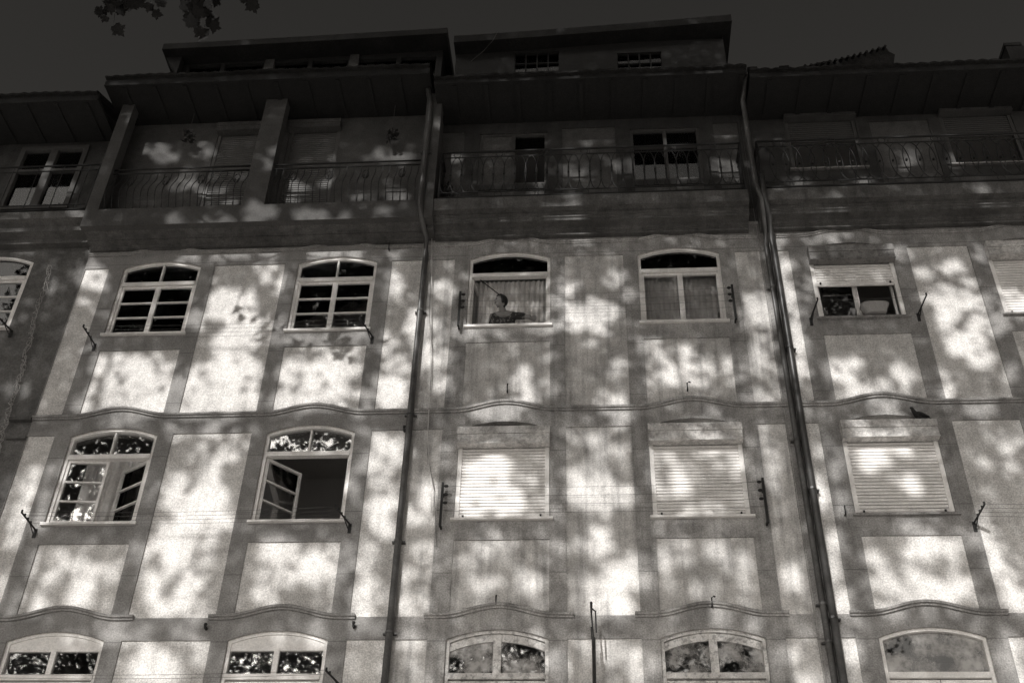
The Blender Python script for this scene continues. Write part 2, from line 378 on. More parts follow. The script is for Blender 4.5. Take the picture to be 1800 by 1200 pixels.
def shell(th, x0, x1, ztop=17.3):
    s_ = MB(); d = -2.4; f0 = -.30
    for z in (0.02, 5.2, 8.3, 11.5, 14.8): s_.box(x0+.02, x1-.02, d, f0, z-.1, z)
    s_.quad(P(x0, f0, 0), P(x0, d, 0), P(x0, d, ztop), P(x0, f0, ztop)); s_.quad(P(x1, f0, 0), P(x1, d, 0), P(x1, d, ztop), P(x1, f0, ztop))
    s_.quad(P(x0, d, 0), P(x1, d, 0), P(x1, d, ztop), P(x0, d, ztop)); s_.quad(P(x0, f0, ztop), P(x1, f0, ztop), P(x1, d, ztop), P(x0, d, ztop))
    part(s_, 'inner_walls', DARK, th)
    bk = MB(); bk.box(x0, x1, -8.0, -7.9, 0, ztop)
    for xx in (x0, x1-.05): bk.box(xx, xx+.05, -7.9, -2.45, 0, ztop)
    part(bk, 'rear_walls', TOPW, th)

def string_course(th, x0, x1, base, centers, m, segs=None, dp=.06):
    zf = wavef(base, centers); prof = [(-.01, -.035), (dp*.45, -.035), (dp*.5, -.012), (dp*.9, -.005), (dp, .02), (dp*.85, .03), (-.01, .034)]
    for a, b_ in (segs or [(x0, x1)]):
        s_ = MB(); n = max(2, int((b_-a)/.05)); s_.sweep(prof, [a+(b_-a)*i/n for i in range(n+1)], zf); part(s_, 'string_course', m, th)

def body(th, x0, x1, centers, plm, stm, panels3, ztop=17.3, panelx=None, flip=None):
    """plaster wall, stone surrounds and string courses of the three window rows"""
    wins = [winhole(c, *ROWS[r_]) for c in centers for r_ in (1, 2, 3)]
    w_ = MB(); sheet(w_, x0, x1, 0, 14.7, -.018, wins, .25); part(w_, 'wall', plm, th)
    holes = list(wins)
    zf = {r_: wavef(BELT[r_], centers) for r_ in (1, 2, 3)}
    for r_ in (1, 2):
        top = ROWS[r_+1][0]-.32
        for c in centers: holes.append(bandpanel(max(x0, c-.63), min(x1, c+.65), top, zf[r_]))
    for (a, b_) in panels3:
        holes += [rect(a, b_, 11.04, 14.03), rect(a, b_, 7.85, 10.73), rect(a, b_, 4.6, 7.54)]
    s_ = MB(); sheet(s_, x0, x1, 0, 14.62, 0.0, holes, .016); part(s_, 'stone_surrounds', stm, th)
    string_course(th, x0, x1, 11.04, centers, stm)
    segs = [(max(x0, c-.95), min(x1, c+.97)) for c in centers]
    string_course(th, x0, x1, 7.85, centers, stm, segs)
    string_course(th, x0, x1, 14.33, centers, stm, dp=.035)

# ------------------------------------------------------------ building A (left, loggia with parapet)
A = thing('apartment_building', 'pale building with loggia piers and a solid parapet, standing left of the first downpipe', 'building', (-5.4, 0, 0))
AX0, AX1 = -8.27, -2.58; AC = (-6.95, -4.03)
body(A, AX0, AX1, AC, PLA, STA, [(-8.26, -7.85), (-6.07, -4.90), (-3.14, -2.60)])
shell(A, AX0, AX1)
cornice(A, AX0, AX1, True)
m_ = MB(); m_.box(AX0-.03, -2.46, .30, .5, 14.52, 14.91); m_.box(AX0-.03, -2.46, -.0, .30, 14.62, 14.70); part(m_, 'parapet', PAR, A)
for a, b_ in ((-8.31, -8.09), (-5.66, -5.28), (-2.74, -2.47)):
    m_ = MB(); m_.box(a, b_, .28, .498, 14.912, 17.58); part(m_, 'pier', PAR, A)
for xa_ in (-8.31, -2.56): m_ = MB(); m_.box(xa_, xa_+.06, 0, .27, 14.72, 17.58); part(m_, 'loggia_side_wall', PAR, A)
wh = [rect(-6.62, -5.70, 14.76, 17.45), rect(-5.30, -4.36, 14.76, 17.45)]
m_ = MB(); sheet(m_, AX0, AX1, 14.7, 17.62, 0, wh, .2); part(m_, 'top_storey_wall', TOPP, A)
for a, b_ in ((-6.62, -5.70), (-5.30, -4.36)):
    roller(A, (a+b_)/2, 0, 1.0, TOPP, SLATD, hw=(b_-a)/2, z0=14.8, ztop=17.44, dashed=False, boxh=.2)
roof(A, -8.5, -2.66, 17.78, thick=.2)
def bellied(th, xa, xb, zb, zt, dep):
    r_ = MB(); r_.tube([P(xa, dep, zt), P(xb, dep, zt)], .016); r_.tube([P(xa, dep, zt-.10), P(xb, dep, zt-.10)], .013); r_.tube([P(xa, dep+.02, zb+.02), P(xb, dep+.02, zb+.02)], .02)
    x = xa+.06; k = 0
    while x < xb-.02:
        pts = []
        for i in range(13):
            s_ = i/12; z = zb+.02+(zt-.12-zb)*s_
            d = dep+.02+.17*math.sin(PI*min(1, s_*1.25))**1.5*(1-s_*.55) if s_ < .8 else dep+.012*(1-s_)
            pts.append(P(x, d, z))
        r_.tube(pts, .0075, 5)
        if k % 5 == 3:
            cz = zb+.55*(zt-zb)
            for q in (-1, 1):
                r_.tube([P(x+q*(.01+.055*abs(math.sin(t*.55)))*(1-t/14), dep+.13, cz+.12*math.cos(t*.55)*(1-t/16)) for t in range(10)], .008, 5)
        x += .122; k += 1
    return part(r_, 'balcony_railing', IRON, th, True)
bellied(A, -8.08, -5.66, 14.92, 15.93, .42); bellied(A, -5.28, -2.74, 14.92, 15.93, .42)
# dormer A
def dormer(th, x0, x1, dep, z0, zt0, zt1, fth, over, wins, x_over=(.3, .1), gridc=None):
    d_ = MB(); holes = [rect(*w_) for w_ in wins]
    sheet(d_, x0, x1, z0, min(zt0, zt1)-.02, dep, holes, .1)
    d_.quad(P(x0, dep, z0), P(x0, dep-2, z0), P(x0, dep-2, zt0-.02), P(x0, dep, zt0-.02)); d_.quad(P(x1, dep, z0), P(x1, dep-2, z0), P(x1, dep-2, zt1-.02), P(x1, dep, zt1-.02))
    d_.quad(P(x0, dep-2, z0), P(x1, dep-2, z0), P(x1, dep-2, zt1), P(x0, dep-2, zt0))
    dd = part(d_, 'dormer', WOODP, th)
    r_ = MB(); xa, xb = x0-x_over[0], x1+x_over[1]; n = 24
    for i in range(n):
        a = xa+(xb-xa)*i/n; b2 = xa+(xb-xa)*(i+1)/n; za = zt0+(zt1-zt0)*(i/n)**1.3; zb = zt0+(zt1-zt0)*((i+1)/n)**1.3
        r_.add([P(a, dep+over, za-fth), P(b2, dep+over, zb-fth), P(b2, dep+over, zb), P(a, dep+over, za), P(a, dep-2.2, za-fth), P(b2, dep-2.2, zb-fth), P(b2, dep-2.2, zb+.25), P(a, dep-2.2, za+.25)],
               [(0, 1, 2, 3), (7, 6, 5, 4), (0, 4, 5, 1), (3, 2, 6, 7)]+([(0, 3, 7, 4)] if i == 0 else [])+([(1, 5, 6, 2)] if i == n-1 else []))
    part(r_, 'dormer_roof', TILEE, th, sub=dd)
    for w_ in wins:
        p_ = MB(); p_.box(w_[0], w_[1], dep-.08, dep-.075, w_[2], w_[3]); part(p_, 'pane', GLASS, th, sub=dd)
        if gridc: p_ = MB(); p_.box(w_[0]-.1, w_[1]+.1, dep-.12, dep-.10, w_[2]-.05, w_[3]-.06); part(p_, 'pane_backing', CURT, th, sub=dd)  # pale board added behind the panes to imitate reflected sky
        if gridc:
            q_ = MB(); nx, nz = gridc
            for i in range(nx+1): x = w_[0]+(w_[1]-w_[0])*i/nx; q_.box(x-.012, x+.012, dep-.07, dep-.03, w_[2], w_[3])
            for i in range(nz+1): z = w_[2]+(w_[3]-w_[2])*i/nz; q_.box(w_[0], w_[1], dep-.068, dep-.032, z-.012, z+.012)
            part(q_, 'window_grid', WOOD, th, sub=dd)
    return dd
pA = [U(x, y, -.4) for x, y in ((318, 130), (777, 120), (330, 105), (770, 88))]
zA = U(300, 85, .0).z; zB = U(800, 58, .0).z
dd = dormer(A, pA[0].x, -2.72, -.4, 18.4, zA+.15, zB+.17, .17, .4, [(U(a, 118, -.4).x, U(b_, 118, -.4).x, 19.25, 19.8) for a, b_ in ((332, 388), (395, 462), (480, 540), (548, 610), (628, 695), (703, 765))], x_over=(.32, .12))
m_ = MB(); m_.prism([(pA[0].x-.30, zA-.02), (pA[0].x+.02, zA-.02), (pA[0].x+.02, 19.3)], -.36, -.2); part(m_, 'bracket', WOOD, A, sub=dd)
for a in (465, 613):
    m_ = MB(); x = U(a+8, 118, -.4).x; m_.box(x-.09, x+.09, -.45, -.37, 18.9, 19.95); part(m_, 'post', TOPP, A, sub=dd)
# windows of A
fw = {}
fw['A13'] = frame_window(A, AC[0], 3, 'two3 fan'); fw['A23'] = frame_window(A, AC[1], 3, 'two3 fan')
fw['A12'] = frame_window(A, AC[0], 2, 'ajar fan'); fw['A22'] = frame_window(A, AC[1], 2, 'open fan')
fw['A11'] = frame_window(A, AC[0], 1, 'head'); fw['A21'] = frame_window(A, AC[1], 1, 'head')
curtain(A, fw['A12'], AC[0]-.5, AC[0]+.62, 9.5, 10.66, -.42, CURT, 5, .03)

# ------------------------------------------------------------ building B (middle)
B = thing('apartment_building', 'weathered middle building with a woman at a window below its iron balcony', 'building', (0, 0, 0))
BX0, BX1 = -2.575, 2.76; BC = (-1.22, 1.47)
body(B, BX0, BX1, BC, PLB, STB, [(-2.56, -2.11), (-.34, .59), (2.36, 2.75)])
shell(B, BX0, BX1)
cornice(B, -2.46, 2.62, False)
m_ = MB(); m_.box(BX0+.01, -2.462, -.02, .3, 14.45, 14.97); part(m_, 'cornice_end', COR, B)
wins4 = [rect(-1.83, -.63, 15.72, 17.02), rect(.82, 2.02, 15.72, 17.02)]
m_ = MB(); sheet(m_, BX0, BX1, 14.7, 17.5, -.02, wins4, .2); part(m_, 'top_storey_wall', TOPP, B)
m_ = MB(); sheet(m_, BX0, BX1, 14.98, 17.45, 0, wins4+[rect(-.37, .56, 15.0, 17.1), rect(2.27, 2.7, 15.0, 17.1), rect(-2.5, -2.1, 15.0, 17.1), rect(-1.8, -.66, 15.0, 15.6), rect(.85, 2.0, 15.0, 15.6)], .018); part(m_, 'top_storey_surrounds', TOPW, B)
def top_window(th, x0, x1, z0, z1, left_closed=True):
    f_ = MB(); f_.ring([(x0, z0), (x1, z0), (x1, z1), (x0, z1)], [(x0+.05, z0+.06), (x1-.05, z0+.06), (x1-.05, z1-.04), (x0+.05, z1-.04)], -.1, -.03)
    xm = (x0+x1)/2; f_.box(xm-.03, xm+.03, -.095, -.035, z0+.06, z1-.04)
    f_.box(x0+.05, x1-.05, -.09, -.04, z0+.85, z0+.89)
    f = part(f_, 'window', mat('top_window_paint_dimmed', .07, grain=.1), th)  # frame paint lowered in tone, top-storey shade in the colour
    if left_closed:
        q = MB(); q.box(x0+.05, xm-.03, -.085, -.05, z0+.06, z1-.04); part(q, 'shutter_leaf', TOPP, th, sub=f)
        q = MB(); q.box(xm+.03, x1-.05, -.085, -.08, z0+.89, z1-.04); part(q, 'pane', GLASS, th, sub=f)
    else:
        q = MB(); q.box(x0+.05, x1-.05, -.085, -.08, z0+.06, z1-.04); part(q, 'pane', GLASS, th, sub=f)
        curtain(th, f, x0+.08, x1-.08, z0+.06, z1-.05, -.25, mat('curtain_dimmed', .15), 9, .02)  # curtain colour darkened to keep this top window dim
    return f
top_window(B, -1.83, -.63, 15.72, 17.02); top_window(B, .82, 2.02, 15.72, 17.02, False)
roof(B, -2.56, 2.80, 17.42, thick=.13)
dormer(B, -2.45, 2.75, -.4, 18.2, U(805, 63, -.1).z, U(1280, 26, -.1).z, .2, .3, [(U(a, 100, -.4).x, U(b_, 100, -.4).x, U(a, 127, -.4).z, U(a, 94, -.4).z) for a, b_ in ((905, 983), (1085, 1163))], x_over=(.02, .16), gridc=(4, 2))
def oval_rail(th, xa, xb, zb, zt, dep, per, ell, sides=(True, True), back=0.0):
    r_ = MB()
    zs = [zt, zt-.13, zb+.13, zb+.015]; rr = [.020, .011, .011, .018]
    for z, q in zip(zs, rr):
        r_.tube([P(xa, dep, z), P(xb, dep, z)], q)
        for s_, x in zip(sides, (xa, xb)):
            if s_: r_.tube([P(x, dep, z), P(x, back, z)], q)
    for x in (xa, xb): r_.tube([P(x, dep, zb), P(x, dep, zt)], .02)
    n = int((xb-xa)/per); hz = (zs[1]-zs[2])/2; cz = (zs[1]+zs[2])/2
    def ellipse(cx, cz_, a, b_, rad, seg=20, side=None):
        r_.tube([(P(cx+a*math.cos(2*PI*t/seg), dep, cz_+b_*math.sin(2*PI*t/seg)) if side is None else P(side, cx+a*math.cos(2*PI*t/seg), cz_+b_*math.sin(2*PI*t/seg))) for t in range(seg+1)], rad, 5, False)
    for i in range(n):
        cx = xa+per*(i+.5)*(xb-xa)/(n*per)
        ellipse(cx, cz, ell, hz, .008)
        r_.box(cx+per/2-.014, cx+per/2+.014, dep-.014, dep+.014, cz-.02, cz+.02)
        if i % 4 == 1:
            ellipse(cx, zb+.072, .06, .055, .007, 14); ellipse(cx, zt-.065, .06, .055, .007, 14)
            r_.tube([P(cx+per/2, dep, zs[1]), P(cx+per/2, dep, zt)], .006, 5)
    for s_, x in zip(sides, (xa, xb)):
        if s_:
            k = back+.1
            while k < dep-.06: ellipse(k, cz, .06, hz, .008, 16, x); k += .13
    return part(r_, 'balcony_railing', IRON, th, True)
oval_rail(B, -2.40, 2.60, 14.98, 16.08, .43, .178, .100)
# windows of B
pw1 = frame_window(B, BC[0], 3, 'person'); pw2 = frame_window(B, BC[1], 3, 'two0')
curtain(B, pw1, BC[0]-.60, BC[0]+.56, 12.3, 13.9, -.44, mat('window_curtain', .72, grain=.1, stain=.15), 15, .02)
curtain(B, pw2, BC[1]-.57, BC[1]-.02, 12.7, 13.68, -.17, CURT, 8, .022); curtain(B, pw2, BC[1]+.02, BC[1]+.57, 12.7, 13.68, -.17, CURT, 7, .022)
roller(B, BC[0], 2, 1.0); roller(B, BC[1], 2, 1.0)
frame_window(B, BC[0], 1, 'old fan d', paint=WHO); frame_window(B, BC[1], 1, 'old fan d', paint=WHO)

# ------------------------------------------------------------ building C (right)
C_ = thing('apartment_building', 'building right of the double downpipe, with roller shutters and its own iron balcony', 'building', (6, 0, 0))
CX0, CX1 = 2.765, 9.4; CC = (4.14, 6.87)
body(C_, CX0, CX1, CC, PLA, STC, [(2.98, 3.21), (5.04, 5.97), (7.77, 8.4)])
shell(C_, CX0, CX1)
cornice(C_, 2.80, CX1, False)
wins5 = [rect(3.50, 4.72, 15.85, 17.3), rect(6.15, 7.37, 15.85, 17.3)]
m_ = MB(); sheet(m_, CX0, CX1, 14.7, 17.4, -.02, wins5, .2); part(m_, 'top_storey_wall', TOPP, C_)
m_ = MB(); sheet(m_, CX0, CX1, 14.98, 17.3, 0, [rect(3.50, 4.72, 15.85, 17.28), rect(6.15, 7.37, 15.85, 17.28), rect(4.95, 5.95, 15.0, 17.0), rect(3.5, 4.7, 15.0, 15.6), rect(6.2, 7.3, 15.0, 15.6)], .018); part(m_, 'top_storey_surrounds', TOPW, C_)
SLATM = mat('upper_slats_dimmed', .065, grain=.1)  # slats darkened in colour, standing in for shade up here
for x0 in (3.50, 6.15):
    b_ = roller(C_, x0+.61, 0, .42, mat('upper_box_dimmed', .07, grain=.15, stain=.3), SLATM, hw=.61, z0=15.86, ztop=17.27, dashed=False, boxh=.2)  # box colour takes on the painted dimness of the slats
roof(C_, 2.84, CX1, 17.30, thick=.16)
oval_rail(C_, 2.88, CX1-.1, 14.98, 16.08, .45, .21, .155, sides=(True, False))
fC = roller(C_, CC[0], 3, .40, boxm=mat('dull_shutter_box', .26, stain=.35, grain=.15, peel=.3), dashed=False)
roller(C_, CC[1], 3, 1.0, dashed=False); roller(C_, CC[0], 2, 1.0, dashed=False); roller(C_, CC[1], 2, 1.0, dashed=False)
for xa_, xb_, zz_ in ((-.58, 0, 13.75), (.0, .58, 13.75)):
    m_ = MB(); X0, X1 = CC[0]+xa_+.002, CC[0]+xb_-.002; m_.ring([(X0, 12.64), (X1, 12.64), (X1, zz_), (X0, zz_)], [(X0+.035, 12.67), (X1-.035, 12.67), (X1-.035, zz_-.03), (X0+.035, zz_-.03)], -.16, -.12); part(m_, 'sash', WHT, C_, sub=fC)
m_ = MB(); m_.box(CC[0]-.50, CC[0]-.02, -.15, -.145, 12.65, 13.5); part(m_, 'pane', GLASS, C_, sub=fC)
frame_window(C_, CC[0], 1, 'arch p', paint=WHT); frame_window(C_, CC[1], 1, 'arch p', paint=WHT)
# gabled dormer and chimney of C on the skyline
sil = [U(x, y, -.2) for x, y in ((1408, 119), (1440, 110), (1480, 103), (1525, 93), (1548, 84), (1556, 81), (1563, 91), (1573, 96), (1569, 130), (1408, 130))]
m_ = MB(); m_.prism([(p.x, p.z) for p in sil], -1.6, -.2)
tv = []
for i in range(14):
    s_ = i/13; p = U(1412+140*s_, 121-34*s_**1.25, -.2); m_.tube([P(p.x, -.2, p.z), P(p.x+.02, -.1, p.z-.03)], .028, 6)
part(m_, 'dormer_roof', TILE, C_)
c0, c1 = U(1766, 78, -.6), U(1830, 110, -.6)
m_ = MB(); m_.box(c0.x, c0.x+.9, -1.2, -.6, c1.z-.8, c0.z-.06); m_.box(c0.x-.02, c0.x+.3, -1.2, -.58, c0.z-.06, c0.z+.02); m_.tube([P(c0.x+.02, -.9, c0.z-.02), P(c0.x+.26, -.9, c0.z+.03)], .07, 8); part(m_, 'chimney', TILEE, C_)
for x, y in ((1322, 121), (1378, 119), (1720, 110), (1650, 113)):
    m_ = MB(); p = U(x, y, .9); m_.tube([P(p.x-.08, .9, p.z-.03), P(p.x+.08, .9, p.z-.02)], .05, 8); part(m_, 'ridge_tile', TILE, C_)

# ------------------------------------------------------------ building Z (far left)
Z = thing('apartment_building', 'dark rendered building at the left edge, with a twisted pale cable down its wall', 'building', (-10, 0, 0))
ZX0, ZX1 = -13.5, -8.275
zh = [winhole(-9.87, 12.82, 14.24, .15, .66), winhole(-9.87, 9.4, 10.85, .15, .66), winhole(-12.5, 12.82, 14.24, .15, .66)]
m_ = MB(); sheet(m_, ZX0, ZX1, 0, 14.7, -.03, zh, .25); part(m_, 'wall', ZW, Z)
for a_ in ((-8.62, ZX1-.002, -.05, .05, 11.0, 11.05), (-8.58, ZX1-.002, -.05, .025, 10.68, 10.72)): m_ = MB(); m_.box(*a_); part(m_, 'string_course', COR, Z)
shell(Z, ZX0, ZX1); c = MB()
c.sweep([(-.03, 14.55), (.1, 14.55), (.12, 14.62), (.28, 14.66), (.3, 14.75), (.44, 14.8), (.45, 14.95), (-.03, 14.95)], [ZX0, ZX1-.05], lambda x: 0.0); part(c, 'cornice', COR, Z)
fz = frame_window(Z, -9.87, 0, 'two3 fan', 12.82, 14.24, .15, .66); frame_window(Z, -9.87, 0, 'two3 fan', 9.4, 10.85, .15, .66); frame_window(Z, -12.5, 0, 'two3 fan', 12.82, 14.24, .15, .66)
z4 = [rect(-10.25, -8.98, 15.5, 17.1), rect(-12.0, -10.7, 15.5, 17.1)]
m_ = MB(); sheet(m_, ZX0, ZX1, 14.7, 17.5, -.03, z4, .2); part(m_, 'top_storey_wall', TOPW, Z)
for x0, x1 in ((-10.25, -8.98), (-12.0, -10.7)):
    f_ = MB(); f_.ring([(x0, 15.5), (x1, 15.5), (x1, 17.1), (x0, 17.1)], [(x0+.09, 15.56), (x1-.09, 15.56), (x1-.09, 17.0), (x0+.09, 17.0)], -.1, -.0)
    xm = (x0+x1)/2; f_.box(xm-.07, xm+.07, -.09, -.01, 15.56, 17.0); f_.box(x0+.09, x1-.09, -.085, -.02, 16.45, 16.52); f = part(f_, 'window', mat('white_paint_dimmed', .07, grain=.12), Z)  # frame colour darkened to stand in for upper-level shade
    q = MB(); q.box(x0+.09, x1-.09, -.08, -.075, 15.56, 17.0); part(q, 'pane', GLASS, Z, sub=f)
roof(Z, ZX0, -8.52, 17.38, thick=.18)
r_ = MB()
for z, q in ((16.08, .018), (15.95, .012), (15.0, .018), (15.12, .01)):
    r_.tube([P(ZX0, .43, z), P(-8.36, .43, z)], q)
x = ZX0
while x < -8.4: r_.tube([P(x, .43, 15.0), P(x, .43, 16.08)], .008, 5); x += .45
r_.tube([P(-8.36, .43, 15.0), P(-8.36, .43, 16.08)], .02)
part(r_, 'balcony_railing', IRON, Z, True)

# ------------------------------------------------------------ downpipes (things fixed to the walls)
def pipe(th, pts, rad, m, brackets, name='pipe'):
    p_ = MB(); p_.tube(pts, rad, 10); o = part(p_, name, m, th, True)
    for pt in brackets:
        q = MB(); q.tube([Vector(pt)+Vector((0, 0, -.015)), Vector(pt)+Vector((0, 0, .015))], rad*1.18, 10); q.box(pt[0]-rad*1.9, pt[0]+rad*1.9, -.02, -pt[1]-.02, pt[2]-.01, pt[2]+.01); part(q, 'bracket', m, th)
D1 = thing('downpipe', 'grey rainwater pipe between the pale left building and the middle building', 'downpipe', (-2.585, -.08, 0))
pipe(D1, [P(-2.72, .62, 17.55), P(-2.66, .56, 17.2), P(-2.66, .56, 14.75), P(-2.65, .5, 14.55), P(-2.585, .13, 14.35), P(-2.585, .07, 14.1), P(-2.585, .07, 3)], .047, PIPE, [P(-2.585, .07, z) for z in (12.9, 10.95, 8.9, 7.6)]+[P(-2.66, .56, 16.0)])
D2 = thing('downpipe', 'lighter pipe of the pair between the middle and right buildings', 'downpipe', (2.86, -.08, 0))
pipe(D2, [P(2.80, .85, 17.35), P(2.74, .55, 17.0), P(2.74, .55, 15.0), P(2.80, .5, 14.7), P(2.86, .14, 14.35), P(2.86, .07, 14.1), P(2.86, .07, 3)], .042, PIPE, [P(2.86, .07, z) for z in (13.2, 10.4, 7.95, 7.45)])
D3 = thing('downpipe', 'darker pipe of the pair, on the side of the right building', 'downpipe', (2.97, -.1, 0))
pipe(D3, [P(2.86, .52, 15.2), P(2.86, .5, 14.8), P(2.92, .3, 14.5), P(2.96, .1, 14.2), P(2.96, .09, 13.8), P(2.96, .09, 3)], .05, PIPED, [P(2.96, .09, z) for z in (12.0, 9.6, 7.75)])

# ------------------------------------------------------------ clotheslines
def clothesline(label, pL, pR, n=4, reach=.38, drop=.0, style='flat'):
    """pL / pR: wall points (x, z) of the two brackets (either may be None)"""
    base = pL or pR; t = thing('clothesline', label, 'clothesline', P(base[0], 0, base[1]), 'clotheslines under the windows')
    ends = []
    for s_, pt in ((-1, pL), (1, pR)):
        if pt is None: ends.append(None); continue
        m = MB(); x, z, up_ = pt[0], pt[1], pt[2]
        if up_:   # upright iron strip with knobs, standing off the wall
            m.box(x-.016, x+.016, .10, .14, z-.32, z+.36); m.box(x-.012, x+.012, -.0, .10, z-.3, z-.27); m.box(x-.012, x+.012, .0, .10, z+.2, z+.23)
            e = [P(x-s_*.05, .13, z+.30-k*.13) for k in range(n)]
            for k in range(min(n, 3)): kb = MB(); q = e[k]; kb.tube([q+Vector((-.03, 0, 0)), q+Vector((-.012, 0, 0)), q+Vector((.012, 0, 0)), q+Vector((.03, 0, 0))], [.01, .022, .022, .01], 8); part(kb, 'insulator', IRON, t)
        else:     # arm reaching out from the wall
            ex = x+(.06 if x > 0 else (-.07 if s_ < 0 else -.14)); m.tube([P(x, 0, z-.03), P(x, .05, z-.02), P(ex, reach, z+.05)], .013, 6); m.tube([P(x, 0, z-.12), P(x+(ex-x)*.4, reach*.4, z+.0)], .008, 6); m.box(x-.022, x+.022, 0, .015, z-.14, z+.0)
            e = [P(x+(ex-x)*f_, reach*f_, z-.02+.08*f_) for f_ in (.98, .78, .58, .38)][:n]
            for q in e: kb = MB(); kb.tube([q, q+Vector((0, 0, .03))], .014, 6); part(kb, 'insulator', IRON, t)
        part(m, 'bracket', IRON, t); ends.append(e)
    if ends[0] is None: ends[0] = [Vector((q.x-2.8, q.y, q.z)) for q in ends[1]]
    if ends[1] is None: ends[1] = [Vector((q.x+2.8, q.y, q.z)) for q in ends[0]]
    for a, b_ in zip(ends[0], ends[1]):
        m = MB(); m.tube([a+(b_-a)*i/10-Vector((0, 0, .05*4*(i/10)*(1-i/10)*.8)) for i in range(11)], .0024, 4); part(m, 'wire', WIRE, t)
    return t
clothesline('clothesline below the two upper windows of the pale left building', (-7.68, 12.44, 0), (-3.30, 12.46, 0))
clothesline('clothesline from beside the woman\'s window to the next window on its right', (-1.97, 12.86, 1), (2.23, 12.86, 1))
clothesline('clothesline below the open casement windows of the pale left building', (-7.68, 9.18, 0), (-3.28, 9.2, 0))
clothesline('clothesline between the two closed roller shutters of the middle building', (-2.03, 9.40, 1), (2.31, 9.40, 1))
clothesline('single thin line at the half raised roller shutter', (3.36, 12.62, 0), (4.95, 12.66, 0), n=1)
clothesline('clothesline right of the closed shutter that has the pigeon, running out of the picture', (4.98, 9.12, 0), (9.3, 9.12, 0))
clothesline('clothesline starting at the bottom edge beside the first downpipe', (-7.68, 6.9, 0), (-3.12, 6.93, 0), n=2)
clothesline('clothesline beside the window at the left edge', (-12.9, 12.75, 0), (-9.12, 12.75, 0))

# ------------------------------------------------------------ wall hooks
HK = 'small iron hooks on the wall'
for px, py, lab in ((1208, 680, 'bent iron hook above the right roller shutter box of the middle building'), (892, 683, 'straight iron pin above the left roller shutter box of the middle building'),
                    (1251, 1058, 'bent iron hook on the hood moulding above the lower right peeling window'), (872, 1056, 'iron pin on the hood moulding above the lower left peeling window'),
                    (711, 754, 'stub of iron to the left of the first downpipe, under the string course'), (622, 1098, 'dark iron stub left of the first downpipe near the bottom'),
                    (362, 1101, 'dark iron stub between the two lowest windows of the left building'), (1485, 898, 'short iron pin left of the shutter that has the pigeon'),
                    (893, 408, 'dark iron fitting under the cornice above the woman\'s window'), (684, 434, 'iron ring under the cornice left of the first downpipe')):
    p = U(px, py, .03); m = MB(); bent = 'bent' in lab; h = .10 if py not in (754, 1098, 1101) else .03
    m.tube([P(p.x, 0, p.z-h/2), P(p.x, .05, p.z-h/2), P(p.x, .06, p.z+h/2)]+([P(p.x+.03, .06, p.z+h/2+.02), P(p.x+.05, .06, p.z+h/2+.01)] if bent else [P(p.x+.004, .06, p.z+h/2+.02)]), .012 if py not in (754, 1098, 1101, 408) else .022, 6)
    o = m.build('wall_hook', IRON, origin=p); tag(o, lab, 'hook', HK)

# ------------------------------------------------------------ cables
def cable(name, label, pts, rad, m, twist=0):
    mb = MB(); o = Vector(pts[0])
    if twist:
        n = 260; P0 = []
        tot = len(pts)-1
        for w_ in range(3):
            L_ = []
            for i in range(n+1):
                s_ = i/n*tot; k = min(int(s_), tot-1); q = pts[k].lerp(pts[k+1], s_-k); ph = i*.42+w_*2.1+1.2*math.sin(i*.13+w_)
                L_.append(q+Vector((twist*math.sin(ph)*(.6+.4*math.sin(i*.37+w_*2)), -.02*math.cos(ph), twist*.5*math.sin(i*.9+w_))))
            mb.tube(L_, rad, 4)
    else: mb.tube(pts, rad, 5)
    return tag(mb.build(name, m, origin=o), label, 'cable')
cable('cable', 'twisted pale cable hanging down the dark wall at the left edge', [U(x, y, .03) for x, y in ((86, 468), (80, 500), (62, 555), (58, 580), (42, 625), (38, 655), (22, 700), (12, 740), (2, 765), (-10, 810))], .0045, mat('dull_cable', .32, grain=.1), .055)
cable('cable', 'thin pale cable hanging loose just right of the first downpipe', [U(x, y, .05) for x, y in ((762, 330), (759, 420), (759, 480), (757, 560), (757, 640), (755, 700), (752, 760), (754, 815), (760, 850), (758, 900))], .006, CABP)
cable('cable', 'slack dark cable beside the thin pale one, right of the first downpipe', [U(x, y, .04) for x, y in ((757, 480), (755, 560), (760, 620), (756, 690), (753, 740), (752, 800), (763, 860), (768, 960))], .004, WIRE)
cable('cable', 'pale wire drooping over the dormer of the middle building', [U(x, y, -.05) for x, y in ((875, 56), (866, 72), (850, 90), (828, 108))], .005, WIRE)

# ------------------------------------------------------------ thin iron pole in front of the middle building
PL = thing('iron_pole', 'thin iron pole with a forked tip standing before the middle building at the bottom edge', 'pole', (-.01, -.35, 0))
pz = U(1041, 1120, .35).z; pt = U(1040, 1056, .35).z
m_ = MB(); m_.tube([P(-.01, .35, 0), P(-.01, .35, pz)], .024, 8); part(m_, 'pole', PIPED, PL, True)
m_ = MB(); m_.tube([P(-.03, .35, pz-.02), P(-.035, .35, pz+.14)], .010, 6); m_.tube([P(-.01, .35, pz), P(-.03, .35, pt-.18), P(-.03, .35, pt-.02), P(-.03, .35, pt)], [.009, .013, .02, .004], 6); m_.tube([P(.025, .37, pz+.06), P(.02, .36, pt-.14), P(-.02, .35, pt-.1)], .011, 6); part(m_, 'fork', IRON, PL)
m_ = MB(); m_.box(-.02, 0, 0, .35, 5.6, 5.63); part(m_, 'wall_stay', IRON, PL)

